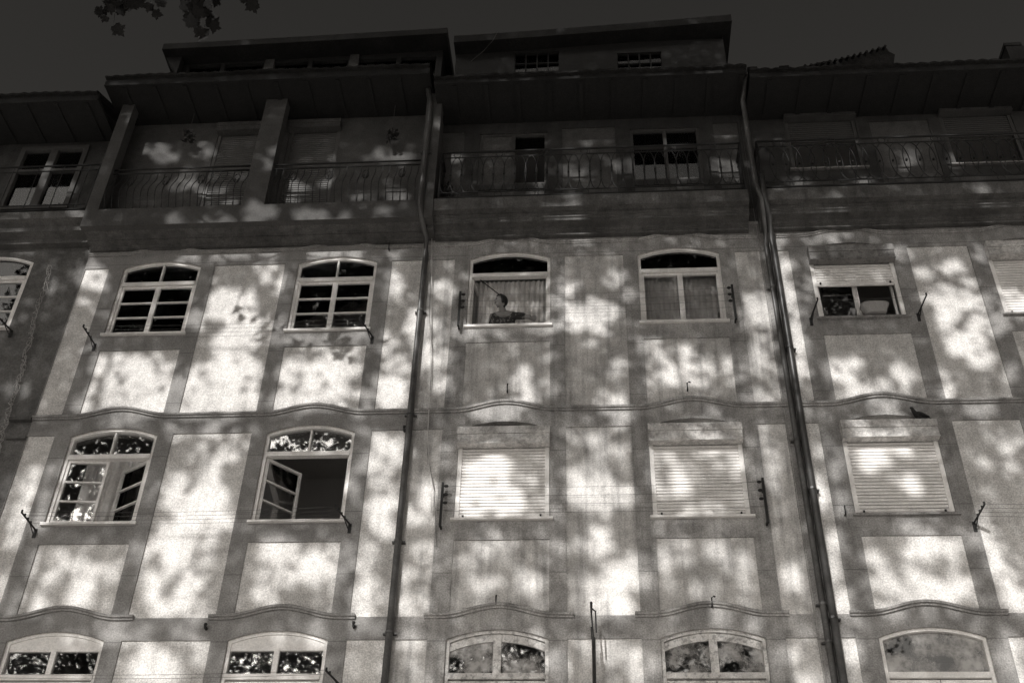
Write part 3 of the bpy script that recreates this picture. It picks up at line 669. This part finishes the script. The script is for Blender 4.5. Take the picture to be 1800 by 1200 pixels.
# ------------------------------------------------------------ tub, pots
p = U(1537, 546, -.02)
m_ = MB(); seg = 24; V = []
for z, a, b_ in ((12.655, .15, .08), (12.80, .20, .12), (12.815, .215, .13), (12.815, .19, .11), (12.68, .13, .07)):
    V += [(p.x+a*math.copysign(abs(math.cos(2*PI*k/seg))**.6, math.cos(2*PI*k/seg)), .02+b_*math.copysign(abs(math.sin(2*PI*k/seg))**.6, math.sin(2*PI*k/seg)), z) for k in range(seg)]
m_.add(V, [(i*seg+k, i*seg+(k+1) % seg, (i+1)*seg+(k+1) % seg, (i+1)*seg+k) for i in range(4) for k in range(seg)]+[tuple(range(seg))])
m_.v = [(x, -.02-(y-.02), z) for x, y, z in m_.v]
tag(m_.build('plastic_tub', TUB, origin=(p.x, -.02, 12.655)), 'pale plastic tub on the sill under the half raised roller shutter', 'tub')
p = U(710, 350, .34); FP = thing('plant_pot', 'dark half-round pot behind the bellied railing next to the first downpipe', 'plant pot', (p.x, -.15, 14.72))
m_ = MB(); seg = 20; V = []
for z, a in ((14.72, .12), (14.97, .17), (15.0, .18), (15.0, .16), (14.95, .15)):
    V += [(p.x+a*math.cos(2*PI*k/seg), -.15+a*.75*math.sin(2*PI*k/seg)*.8, z) for k in range(seg)]
m_.add(V, [(i*seg+k, i*seg+(k+1) % seg, (i+1)*seg+(k+1) % seg, (i+1)*seg+k) for i in range(4) for k in range(seg)]+[tuple(range(seg)), tuple(range(4*seg, 5*seg))]); part(m_, 'pot', POT, FP)
def leafy(center, rx, ry, rz, n, size, sd):
    rg = random.Random(sd); m = MB()
    for i in range(n):
        while True:
            a = Vector((rg.uniform(-1, 1), rg.uniform(-1, 1), rg.uniform(-1, 1)))
            if a.length < 1: break
        c = Vector(center)+Vector((a.x*rx, a.y*ry, a.z*rz)); d = Vector((rg.uniform(-1, 1), rg.uniform(-1, 1), rg.uniform(-.3, 1))).normalized(); s_ = d.cross(Vector((rg.uniform(-1, 1), rg.uniform(-1, 1), .3))).normalized()
        L_ = size*rg.uniform(.6, 1.3); m.add([c, c+d*L_*.5+s_*L_*.25, c+d*L_, c+d*L_*.5-s_*L_*.25], [(0, 1, 2, 3)])
    return m
part(leafy((p.x, -.15, 15.05), .16, .1, .09, 90, .08, 3), 'foliage', LEAF, FP)
for px, lab in ((330, 'leafy plant hanging in the left loggia of the pale building'), (688, 'leafy plant hanging in the right loggia of the pale building')):
    q = U(px, 240 if px < 500 else 238, .25); HP = thing('hanging_plant', lab, 'plant', (q.x, q.y, q.z), 'plants hung in the loggia')
    part(leafy((q.x, q.y, q.z), .10, .08, .14, 70, .09, px), 'foliage', LEAF, HP)
    m = MB(); m.tube([(q.x, q.y, q.z+.1), (q.x, q.y, 17.6)], .004, 4); part(m, 'cord', WIRE, HP)
q = U(783, 330, .2); BP = thing('potted_plant', 'trailing plant in the left corner of the middle balcony', 'plant', (q.x, q.y, 14.98))
part(leafy((q.x+.03, -.2, 15.3), .08, .08, .33, 130, .09, 5), 'foliage', LEAF, BP)
m = MB(); m.tube([(q.x+.03, -.2, 14.976), (q.x+.03, -.2, 15.15)], [.07, .10], 12); part(m, 'pot', POT, BP)
q = U(1432, 545, -.1); HW = thing('potted_plant', 'stand-in foliage for the leaf reflections in the half raised shutter window', 'plant', (q.x, .22, 12.64))  # stand-in plant: foliage reflected in the pane, built as leaves and pot
part(leafy((q.x+.12, .24, 12.9), .12, .05, .16, 60, .07, 9), 'foliage', mat('reflected_leaf', .3), HW)
m = MB(); m.tube([(q.x+.12, .24, 12.64), (q.x+.12, .24, 12.78)], [.05, .07], 12); part(m, 'pot', POT, HW)

# ------------------------------------------------------------ woman leaning on the sill
def skin(name, verts, edges, rad, m, root=0, subdiv=2):
    me = bpy.data.meshes.new(name); me.from_pydata([tuple(v) for v in verts], edges, []); o = bpy.data.objects.new(name, me); col.objects.link(o)
    md = o.modifiers.new('skin', 'SKIN'); md.use_smooth_shade = True; md.branch_smoothing = .6
    for i, r_ in enumerate(rad): me.skin_vertices[0].data[i].radius = (r_, r_) if not isinstance(r_, tuple) else r_
    me.skin_vertices[0].data[root].use_root = True
    if subdiv: o.modifiers.new('sub', 'SUBSURF').levels = subdiv; o.modifiers['sub'].render_levels = subdiv
    dg = bpy.context.evaluated_depsgraph_get(); dg.update(); ev = o.evaluated_get(dg); me2 = bpy.data.meshes.new_from_object(ev)
    bpy.data.objects.remove(o); o2 = bpy.data.objects.new(name, me2); col.objects.link(o2); me2.materials.clear(); me2.materials.append(m)
    for p_ in me2.polygons: p_.use_smooth = True
    return o2
def blob(name, caps, ells, m, vox=.006, smooth=4):
    """one continuous skin over tapered limbs and rounded masses (voxel remesh)"""
    bm = bmesh.new()
    for p0, r0, p1, r1 in caps:
        p0, p1 = Vector(p0), Vector(p1); n = max(2, int((p1-p0).length/(min(r0, r1)*.45))+1)
        for i in range(n+1):
            s_ = i/n; bmesh.ops.create_icosphere(bm, subdivisions=2, radius=r0+(r1-r0)*s_, matrix=Matrix.Translation(p0.lerp(p1, s_)))
    for c, rr, rot in ells:
        bmesh.ops.create_icosphere(bm, subdivisions=3, radius=1, matrix=Matrix.Translation(c)@rot.to_4x4()@Matrix.Diagonal((*rr, 1)))
    me = bpy.data.meshes.new(name); bm.to_mesh(me); bm.free(); o = bpy.data.objects.new(name, me); col.objects.link(o)
    r_ = o.modifiers.new('r', 'REMESH'); r_.mode = 'VOXEL'; r_.voxel_size = vox; r_.use_smooth_shade = True
    q = o.modifiers.new('s', 'SMOOTH'); q.factor = .5; q.iterations = smooth
    dg = bpy.context.evaluated_depsgraph_get(); dg.update(); me2 = bpy.data.meshes.new_from_object(o.evaluated_get(dg)); bpy.data.objects.remove(o)
    o2 = bpy.data.objects.new(name, me2); col.objects.link(o2); me2.materials.clear(); me2.materials.append(m)
    for p_ in me2.polygons: p_.use_smooth = True
    return o2
W0 = Vector((-1.22, .30, 11.52))
def J(px, py, dep): return U(px, py, dep)-W0
H = J(880, 530, .15); fdir = Vector((-.80, -.58, -.12)).normalized(); fside = fdir.cross(Vector((0, 0, 1))).normalized(); I3 = Matrix.Identity(3)
frot = Matrix((fside, fdir, fside.cross(fdir))).transposed()
sR, sL = J(906, 554, .0), J(866, 556, .0); ch = (sR+sL)/2+Vector((0, .03, -.09))
bar = 12.70-W0.z
eR = J(930, 557, .02); wR = J(938, 568, -.02); wR.z = bar+.035; eL = sL+Vector((-.055, .17, -.22)); wL = eL+Vector((.06, .13, -.19))
nkb = (sR+sL)/2+Vector((-.01, -.02, .03))
caps = [(H+Vector((.015, .015, -.06)), .050, nkb, .056), (nkb, .06, sR, .052), (nkb, .06, sL, .052),
        (sR, .052, eR, .038), (eR, .038, wR, .025), (sL, .052, eL, .040), (eL, .038, wL, .025),
        (ch+Vector((0, .16, -.10)), .10, ch+Vector((0, .24, -.45)), .13)]
for sg in (-1, 1): caps += [(ch+Vector((sg*.08, .24, -.5)), .085, ch+Vector((sg*.09, .24, -.80)), .055)]
def hand(wr, dirn, side):
    dirn = dirn.normalized(); side = side.normalized(); pm = wr+dirn*.075; caps.append((wr, .024, pm, .028)); caps.append((wr+side*.012, .022, pm+side*.022, .020)); caps.append((wr-side*.012, .022, pm-side*.022, .020))
    for k in range(4):
        ln = (.062, .074, .070, .054)[k]; b0 = pm+side*(k-1.5)*.019; b1 = b0+dirn*ln*.55+Vector((0, 0, .004)); b2 = b0+dirn*ln+Vector((0, 0, -.02)); caps.append((b0, .0095, b1, .0088)); caps.append((b1, .0088, b2, .0075))
    t0 = wr+dirn*.025-side*.026; caps.append((t0, .011, t0+dirn*.03-side*.022, .0095)); caps.append((t0+dirn*.03-side*.022, .0095, t0+dirn*.055-side*.026+Vector((0, 0, -.008)), .008))
hand(wR, Vector((.15, -1, -.12)), Vector((1, .1, 0))); hand(wL, Vector((.3, .2, -1)), Vector((1, .2, .2)))
ells = [(H, (.074, .092, .108), frot), (H+fdir*.035+Vector((0, 0, -.062)), (.046, .048, .045), frot), (H+fdir*.072+Vector((0, 0, .03)), (.046, .02, .018), frot),
        (H+fdir*.098+Vector((0, 0, -.012)), (.012, .018, .020), frot), (H+fdir*.086+Vector((0, 0, -.048)), (.022, .010, .010), frot), (H+fside*.036+fdir*.068+Vector((0, 0, -.025)), (.02, .018, .02), frot), (H-fside*.036+fdir*.068+Vector((0, 0, -.025)), (.02, .018, .02), frot),
        (ch+Vector((0, .05, .01)), (.165, .09, .12), I3), (ch+Vector((0, .17, -.14)), (.14, .09, .16), I3)]
WM = thing('person', 'dark haired woman in patterned blouse leaning on the window sill, looking left', 'person', W0)
bo = blob('body', caps, ells, SKIN, .0055, 3); bo.parent = WM
bc = [(sR+Vector((-.03, 0, -.01)), .066, sR.lerp(eR, .55), .058), (sL+Vector((.03, 0, -.01)), .066, sL.lerp(eL, .75), .058), (sR+Vector((-.03, 0, -.03)), .066, ch+Vector((.04, .04, .02)), .08), (sL+Vector((.03, 0, -.03)), .066, ch+Vector((-.05, .04, .02)), .08)]
be = [(ch+Vector((0, .05, -.02)), (.180, .108, .115), I3), (ch+Vector((0, .175, -.16)), (.16, .11, .20), I3)]
bl = blob('blouse', bc, be, BLOUSE, .009, 3); bl.parent = WM
hb = -fdir
hr = blob('hair', [(H+hb*.05+Vector((0, 0, -.03))+fside*.03, .055, H+hb*.045+Vector((0, 0, -.075)), .042), (H+fdir*.05+Vector((0, 0, .085)), .030, H+Vector((0, 0, .1)), .05), (H-fside*.065+fdir*.012+Vector((0, 0, .04)), .03, H-fside*.068+Vector((0, 0, -.045)), .026), (H+fside*.065+fdir*.012+Vector((0, 0, .04)), .03, H+fside*.068+Vector((0, 0, -.045)), .026)],
          [(H+hb*.032+Vector((0, 0, .022)), (.088, .088, .108), frot)], HAIR, .008, 2); hr.parent = WM
for sg in (-1, 1):
    m = MB(); c = H+fdir*.088+fside*.030*sg+Vector((0, 0, .008)); m.tube([c-fside*.013, c+fdir*.003, c+fside*.013], [.003, .008, .003], 8); o = m.build('eye', HAIR, origin=(0, 0, 0)); o.location = (0, 0, 0); o.parent = WM
m = MB(); c = H+fdir*.096+Vector((0, 0, -.05)); m.tube([c-fside*.02, c+fdir*.002, c+fside*.02], [.002, .0055, .002], 6); o = m.build('mouth', mat('lips', .12), origin=(0, 0, 0)); o.location = (0, 0, 0); o.parent = WM
# rod behind her (curtain pull)
m = MB(); m.tube([U(834, 484, -.12), U(878, 518, -.05)], .008, 6); tag(m.build('wooden_rod', WOOD, origin=U(834, 484, -.12)), 'dark slanting rod behind the woman at the window', 'rod')

V, E_, Rr = [], [], []
def nd(p, r_, par=None):
    V.append(p); Rr.append(r_)
    if par is not None: E_.append((par, len(V)-1))
    return len(V)-1
# ------------------------------------------------------------ pigeon on the shutter box
q = U(1612, 728, .04); BZ = ROWS[2][1]-.03
PG = thing('pigeon', 'dark pigeon perched on the shutter box of the right building', 'bird', (q.x, -.06, BZ))
V, E_, Rr = [], [], []
k0 = nd(Vector((.03, 0, .09)), .05); k1 = nd(Vector((-.035, -.01, .12)), .048, k0); k2 = nd(Vector((-.06, -.02, .175)), .028, k1); k3 = nd(Vector((-.065, -.025, .215)), .027, k2); k4 = nd(Vector((-.10, -.03, .207)), .007, k3)
k5 = nd(Vector((.11, .01, .06)), .03, k0); k6 = nd(Vector((.20, .02, .03)), .02, k5)
k7 = nd(Vector((-.02, -.025, .035)), .008, k0); nd(Vector((-.03, -.03, .006)), .007, k7); k8 = nd(Vector((-.005, .02, .035)), .008, k0); nd(Vector((-.012, .02, .006)), .007, k8)
o = skin('body', V, E_, Rr, BIRD); o.parent = PG
for s_ in (-1, 1):
    V, E_, Rr = [], [], []; j = nd(Vector((-.03, s_*.045, .12)), .025); j2 = nd(Vector((.05, s_*.05, .095)), .022, j); nd(Vector((.15, s_*.03, .05)), .01, j2)
    o = skin('wing', V, E_, Rr, BIRD, subdiv=1); o.parent = PG

# ------------------------------------------------------------ plane trees: their crowns break the sunlight on the facades
# sun flecks seen on the walls (picture position, half sizes, openness): the crown has its gaps there
FLECKS = """150,478,22,14,.8 168,492,15,10,.8 95,497,12,8,.5 330,449,12,8,.5 385,452,10,8,.5 425,450,14,7,.5 405,535,40,26,.95 425,582,34,20,.9 345,560,16,12,.4 420,604,45,10,.7
190,640,30,16,.9 255,642,48,15,.9 200,682,45,18,.8 280,690,45,28,.9 240,715,70,12,1 160,715,20,12,.9 400,640,30,16,.9 432,650,16,30,1 360,680,48,28,.9 415,700,40,28,1 340,722,30,12,.9 145,605,10,12,.4 30,685,14,8,.3
480,432,16,16,.9 570,440,26,15,.9 627,442,10,14,.5 700,437,14,8,.4 470,480,20,16,.3 498,505,12,15,.5 485,580,22,22,.9 555,595,45,9,.7 630,596,22,12,.8 525,655,34,22,.9 570,665,40,38,1 605,640,22,20,.9 540,703,62,20,1 690,500,12,25,.5 735,570,17,28,.95 692,610,18,34,.4 685,690,20,28,1 640,710,14,18,.9
702,642,18,18,.5 780,510,20,12,.5 762,625,22,36,.6 765,590,12,24,.6 815,582,20,9,.7 852,584,28,7,.6 770,670,16,16,.6 1000,500,13,8,.4 985,530,14,14,.5 1042,545,48,12,.95 1030,565,40,12,.9 960,578,30,6,.7 1110,520,8,10,.5 1085,490,14,12,.3
1140,610,13,17,.9 1150,635,14,12,.9 1205,620,12,16,.85 1180,650,34,13,.8 1232,642,25,13,.7 1265,640,18,13,.6 1200,668,40,10,.6 920,665,12,17,.9 972,675,8,14,.4 1090,642,10,14,.6 1140,677,20,13,.8 1320,530,13,16,.8 1345,552,20,22,1 1308,570,12,13,.5 1330,612,14,18,.4 1310,650,13,18,.5 1342,640,14,15,.5
928,700,17,10,.8 1080,710,26,15,.9 1330,700,18,14,1 1360,425,13,10,.4 1430,415,12,10,.3 1475,413,16,12,.4 1380,470,15,13,.5 1384,500,13,28,.7 1402,560,14,23,.8 1400,590,16,14,1 1405,640,13,28,.6 1430,482,8,15,.4 1412,522,10,16,.4 1582,452,10,12,.6 1672,468,17,9,.8 1625,475,8,8,.4 1720,450,10,13,.5
1650,520,24,14,.9 1665,545,22,14,1 1663,562,14,10,1 1702,520,14,18,.6 1740,527,20,12,.5 1680,600,20,17,.8 1747,572,18,15,.9 1717,577,13,18,.9 1700,617,28,11,.8 1725,635,20,9,1 1470,647,24,9,.9 1500,635,12,9,.6 1588,665,15,15,1 1575,640,9,8,.5 1522,687,34,13,.9 1480,663,18,9,.8 1553,670,9,8,.5 1663,690,10,13,.9 1780,655,12,12,.8 1785,535,20,24,.9
27,850,18,18,.7 20,900,18,28,.9 70,840,24,18,.7 60,890,20,36,.9 30,942,15,18,.8 112,820,8,15,.4 88,870,12,10,.5 270,850,13,18,.4 345,790,10,10,.4 370,755,14,10,.7 320,882,28,24,1 370,872,30,28,1 370,822,13,18,.9 400,790,12,14,.7 350,912,40,16,1 335,932,28,16,.7 312,845,18,10,.6 300,755,12,8,.6 215,736,24,9,.9
670,780,18,16,1 702,790,18,13,.9 680,860,24,28,.6 640,762,18,9,.5 667,895,20,28,.9 625,850,9,18,.4 650,820,13,13,.6 755,862,13,18,.85 730,902,13,17,.5 782,802,9,14,.4 792,852,11,12,.5 870,722,42,13,.95 760,672,10,15,.7 830,870,25,28,1 870,830,20,38,1 840,822,24,12,.9 885,882,28,22,.9 925,860,18,38,.4
1095,737,14,12,.7 905,722,8,9,.6 1255,727,10,6,.6 1240,745,38,8,.7 1050,790,11,20,.7 1035,842,28,26,.9 1068,880,44,14,1 1045,862,38,22,1 1102,862,18,13,.7 1090,792,14,12,.5 1012,765,11,11,.4 1140,825,10,24,.6 1170,800,12,12,.7 1240,785,24,8,.8 1290,812,18,18,.6 1180,852,28,18,.8 1250,900,58,9,.5 1202,832,18,18,.6 1335,772,14,17,.8 1345,822,12,18,.8 960,882,13,28,.4
1530,786,24,14,.9 1530,806,24,13,.8 1590,780,18,10,.7 1600,846,17,17,1 1550,715,22,10,.9 1570,735,20,6,.9 1500,746,14,6,.5 1432,852,12,28,.8 1425,725,12,12,.6 1470,800,9,18,.7 1470,826,9,13,.7 1480,882,12,13,.9 1450,780,9,11,.4 1357,822,12,28,.8 1442,872,10,24,.7 1725,722,18,8,.7 1747,765,11,10,.6 1766,783,10,8,.7 1786,765,10,8,.6 1730,806,11,10,.4 1786,816,13,13,.5
75,1000,24,18,.8 150,1012,15,28,.9 140,1050,17,18,.9 62,1060,24,14,.8 100,985,28,11,.7 245,975,11,12,.5 195,1000,14,11,.7 10,1052,10,33,.9 310,970,29,33,1 380,910,24,17,1 290,945,24,18,1 365,962,11,26,.7 335,1022,19,18,.9 266,1032,13,28,.8 312,1062,28,16,.6 350,1072,15,18,.7 262,1085,18,10,.7 200,1095,24,18,.6 270,1172,44,28,1 250,1140,24,13,.7 345,1142,11,18,.5 320,1110,18,9,.5 190,1132,10,24,.5
490,965,34,20,1 550,995,18,28,1 490,1012,38,18,.8 467,1050,19,13,.8 585,1002,8,38,.6 606,980,13,24,.7 637,1060,17,38,1 640,976,15,24,.7 670,922,18,18,.9 645,1022,13,18,.5 563,1105,15,10,.6 742,966,18,15,.8 716,1012,11,18,.6 717,1062,13,24,.8 742,1072,11,18,.6 728,1116,13,10,.7 860,960,20,18,.6 850,1030,17,15,.8 820,987,12,10,.4 720,1132,14,8,.5
1050,950,20,24,1 970,970,13,28,.6 930,1025,17,15,.6 1090,1012,34,23,1 1060,1060,48,23,1 1112,1000,14,18,.8 1020,1022,13,18,.7 1190,970,28,23,.8 1260,966,18,15,1 1292,990,17,15,.8 1150,986,24,14,.6 1240,1032,13,18,.5 1302,1036,13,24,.7 1262,1086,20,13,.8 1172,1090,17,13,.7 1330,1096,15,13,.7 1130,1032,11,13,.5 1060,1142,24,18,1 1102,1146,18,18,.6 1020,1132,13,13,.6 980,1162,13,24,.9 940,1102,9,13,.7 1145,1162,13,14,.5 1122,1182,14,14,.6 1170,922,15,9,.6
1620,955,29,21,1 1600,930,14,18,.9 1676,955,18,13,.8 1540,975,28,9,.7 1550,1012,24,17,.9 1606,1012,18,18,1 1630,1042,24,23,.9 1572,1052,28,18,.8 1682,1032,18,17,.9 1730,940,17,24,1 1750,982,18,24,1 1790,1052,24,18,1 1766,1012,11,18,.9 1470,960,13,24,1 1460,1002,17,18,.8 1480,1062,18,18,1 1396,1000,15,15,.8 1390,1032,9,18,.6 1495,1142,15,28,1 1380,1152,17,18,.7 1410,1112,11,12,.5 1630,1092,18,9,.7 1722,1092,18,11,.7 1770,1142,18,28,1 1570,1085,18,8,.5 1510,1092,9,13,.6 1790,1192,13,18,1 1420,1192,14,9,.7
270,268,15,13,.6 287,281,20,6,.7 307,275,9,8,.4 352,262,11,8,.4 322,320,15,8,.4 215,212,8,10,.6 172,345,8,6,.4 375,345,28,6,.4 515,330,24,13,.4 570,320,11,8,.3 680,276,34,7,.6 640,343,11,7,.5 695,345,15,8,.6 830,225,12,6,.3 800,275,12,6,.5 1020,235,8,6,.5 1036,243,12,5,.5 1015,302,13,5,.5 1188,250,18,8,.5 1280,232,10,5,.5 1262,290,13,10,.5 1286,300,10,8,.5
1205,308,13,10,.6 1100,290,11,8,.4 945,315,9,7,.3 1460,200,18,5,.6 1395,203,10,5,.5 1520,318,13,5,.8 1490,336,12,5,.7 1400,320,13,5,.5 1600,270,13,12,.35 1675,290,5,10,.5 1735,362,10,4,.7 1735,386,10,5,.7 1490,361,13,6,.5 1565,366,13,4,.4 1390,376,18,5,.4 1020,386,15,6,.5 1015,416,15,8,.4 940,350,13,8,.25 1100,370,15,4,.4 830,386,28,6,.5 640,396,17,4,.5 160,430,10,10,.6 160,406,13,4,.5 75,406,12,3,.4 590,376,18,6,.3 85,310,10,20,.35 110,330,12,10,.4"""
FL = np.array([[float(v) for v in s_.split(',')] for s_ in FLECKS.split()])
def project(pts):
    c = (pts-CAM)@RW; return 900+FPX*c[:, 0]/c[:, 2], 600+FPX*c[:, 1]/c[:, 2], c[:, 2]
def vnoise(x, y, s_, sd):
    g_ = np.random.default_rng(sd).random((64, 64)); X = (x/s_) % 63; Y = (y/s_) % 63; i = X.astype(int); j = Y.astype(int); fx = X-i; fy = Y-j; fx = fx*fx*(3-2*fx); fy = fy*fy*(3-2*fy)
    return (g_[i, j]*(1-fx)+g_[i+1, j]*fx)*(1-fy)+(g_[i, j+1]*(1-fx)+g_[i+1, j+1]*fx)*fy
def openness(px, py):
    wx = px+14*(vnoise(px+500, py+500, 22, 1)-.5)+7*(vnoise(px+500, py+500, 9, 5)-.5); wy = py+14*(vnoise(px+500, py+500, 22, 2)-.5)+7*(vnoise(px+500, py+500, 9, 6)-.5)
    T = np.zeros(len(px))
    for cx, cy, rx, ry, s_ in FL:
        d_ = np.sqrt(((wx-cx)/(rx+INFL))**2+((wy-cy)/(ry+INFL))**2); T = np.maximum(T, s_*np.clip((1.12-d_)/.24, 0, 1))
    T = T*np.clip(.62+.95*vnoise(px+700, py+300, 17, 9), .5, 1)
    T = T*np.where(py < 400, .7, 1.0)*np.where((px < 640) & (py > 590) & (py < 740), .85, 1.0)
    return T
INFL = 6.5; LAM = 3.0
# plane-tree leaf outline, five pointed lobes
LO = np.array([(0, -.5), (.12, -.30), (.44, -.36), (.30, -.08), (.52, .16), (.22, .16), (.0, .56), (-.22, .16), (-.52, .16), (-.30, -.08), (-.44, -.36), (-.12, -.30)])
LO2 = np.array([(0, -.46), (.05, -.36), (.20, -.45), (.27, -.36), (.40, -.33), (.36, -.22), (.42, -.13), (.33, -.07), (.47, -.04), (.60, .08), (.47, .12), (.45, .22), (.28, .18), (.24, .22), (.25, .36), (.14, .38), (0, .62)])
LO2 = np.concatenate([LO2, LO2[1:-1][::-1]*np.array([-1, 1])])
def leaf_mesh(name, cen, size, par, flat=None, LO=LO):
    n = len(cen); nl = len(LO)
    a = rng.uniform(0, 2*PI, n); nz = rng.normal(size=(n, 3))*.75+np.array([0, 0, 1.0])
    if flat is not None: nz = rng.normal(size=(n, 3))*.45+flat
    nz /= np.linalg.norm(nz, axis=1)[:, None]
    t = np.cross(nz, np.stack([np.cos(a), np.sin(a), np.zeros(n)], 1)); t /= np.linalg.norm(t, axis=1)[:, None]; b_ = np.cross(nz, t)
    V = cen[:, None, :]+size[:, None, None]*(LO[None, :, 0, None]*t[:, None, :]+LO[None, :, 1, None]*b_[:, None, :])
    V = V+nz[:, None, :]*(size[:, None, None]*.12*(LO[None, :, 0, None]**2*3-.3))
    me = bpy.data.meshes.new(name); me.vertices.add(n*nl); me.vertices.foreach_set('co', (V-np.array(TORG[par.name])).reshape(-1).astype(np.float32))
    me.loops.add(n*nl); me.loops.foreach_set('vertex_index', np.arange(n*nl, dtype=np.int32)); me.polygons.add(n)
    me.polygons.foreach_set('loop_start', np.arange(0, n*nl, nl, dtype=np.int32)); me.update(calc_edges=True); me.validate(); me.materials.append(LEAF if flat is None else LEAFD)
    o = bpy.data.objects.new(name, me); col.objects.link(o); o.parent = par; return o
NL = 175000
sx, sz = SUN[0]/-SUN[1], SUN[2]/-SUN[1]
Q = np.stack([rng.uniform(-13.5, 11, NL), np.zeros(NL), 3.5+17.5*rng.random(NL)**.78], 1)
D_ = 9.8+4.6*rng.random(NL)+np.clip(12-Q[:, 2], 0, 8)*.4
Pp = Q+np.stack([sx*D_, -D_, sz*D_], 1)
qx, qy, qd = project(Q); T = openness(qx, qy)
LAM = np.interp(Q[:, 2], [4, 9, 12.5, 14.3, 17], [1.8, 2.9, 3.9, 6.0, 8.0]); keep = rng.random(NL) < np.clip(-np.log(np.maximum(T, np.exp(-LAM)))/LAM, 0, 1)  # leaves thinned for the flecks and thickened with height to dim upper storeys
px_, py_, pd_ = project(Pp); inview = (pd_ > 0) & (px_ > -40) & (px_ < 1840) & (py_ > -40) & (py_ < 1240)
Pp = Pp[keep & ~inview]
trees = [(-11.5, -13.0), (-3.6, -16.5), (5.0, -15.5)]
labels = ['plane tree whose lobed leaves hang into the top left corner', 'plane tree behind the viewer, middle of the row, casting leaf shade on the facades', 'plane tree behind the viewer at the right end of the row, casting leaf shade']
which = np.argmin(np.stack([(Pp[:, 0]-tx)**2+.2*(Pp[:, 1]-ty)**2 for tx, ty in trees], 1), axis=1)
for k, (tx, ty) in enumerate(trees):
    t = thing('plane_tree', labels[k], 'tree', (tx, ty, 0), 'plane trees in front of the facades')
    pk = Pp[which == k]; leaf_mesh('crown', pk, rng.uniform(.13, .205, len(pk)), t)
    m = MB(); m.tube([(tx, ty, 0), (tx+.05, ty, 1), (tx+.1, ty+.05, 4), (tx, ty+.1, 7.5), (tx+.1, ty, 10.5)], [.48, .36, .32, .27, .2], 14); part(m, 'trunk', BARK, t, True)
    rg = random.Random(k+3)
    for j in range(11):
        z0_ = rg.uniform(7, 10.4); tgt = Vector(pk[rg.randrange(len(pk))]); st = Vector((tx+.05, ty+.05, z0_))
        if tgt.z < z0_+1.5: tgt.z = z0_+1.5
        mid = st.lerp(tgt, .45)+Vector((rg.uniform(-.5, .5), rg.uniform(-.5, .5), rg.uniform(.3, 1))); q_ = np.array([tuple(st.lerp(tgt, .5)), tuple(tgt), tuple(mid)])
        lp = np.array([tuple(st.lerp(tgt, i_/8)) for i_ in range(1, 9)]+[tuple(mid)]); lx, ly, ld = project(lp)
        if np.any((ld > 0) & (lx > -150) & (lx < 1950) & (ly > -150) & (ly < 1350)): continue
        m = MB(); m.tube([st, st.lerp(mid, .5), mid, mid.lerp(tgt, .5)+Vector((0, 0, .2)), tgt], [.11, .07, .05, .028, .012], 8); part(m, 'limb', BARK, t, True)
    if k == 0:
        twig_parent = t
# hanging twigs in the top left corner (part of the first tree)
cl = []; m = MB()
tw = [((150, -50), (158, -6), 5), ((205, -40), (200, 40), 16), ((262, -40), (280, 20), 9), ((345, -40), (355, 52), 22), ((385, -50), (350, 20), 14), ((425, -60), (432, 4), 5), ((240, -60), (225, 0), 7), ((310, -60), (335, -4), 8), ((395, -60), (385, -4), 6)]
for (a, b_, n) in tw:
    p0, p1 = np.array(U(a[0], a[1], 4.6)), np.array(U(b_[0], b_[1], 4.5)); m.tube([Vector(p0)+Vector((0, -.2, 1.2)), Vector(p0), Vector(p0*.5+p1*.5)+Vector((.02, 0, .0)), Vector(p1)], [.012, .008, .005, .003], 5)
    for i in range(n):
        s_ = rng.uniform(.25, 1.05); c = p0+(p1-p0)*s_+rng.normal(size=3)*np.array([.12, .12, .06]); cl.append(c)
m.tube([Vector((trees[0][0]+.1, trees[0][1], 10.2)), Vector(U(-900, -900, 8.5)), Vector(U(-250, -560, 6.5)), Vector(U(120, -190, 5.2)), Vector(U(250, -130, 4.6)), Vector(U(420, -120, 4.6))], [.10, .05, .03, .02, .016, .010], 8)
part(m, 'limb', TWIG, twig_parent, True)
cl = np.array(cl); fl = CAM-cl.mean(0); fl /= np.linalg.norm(fl)
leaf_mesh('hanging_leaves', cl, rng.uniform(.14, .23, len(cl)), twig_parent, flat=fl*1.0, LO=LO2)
for t in [o for o in bpy.data.objects if 'org' in o]: del t['org']
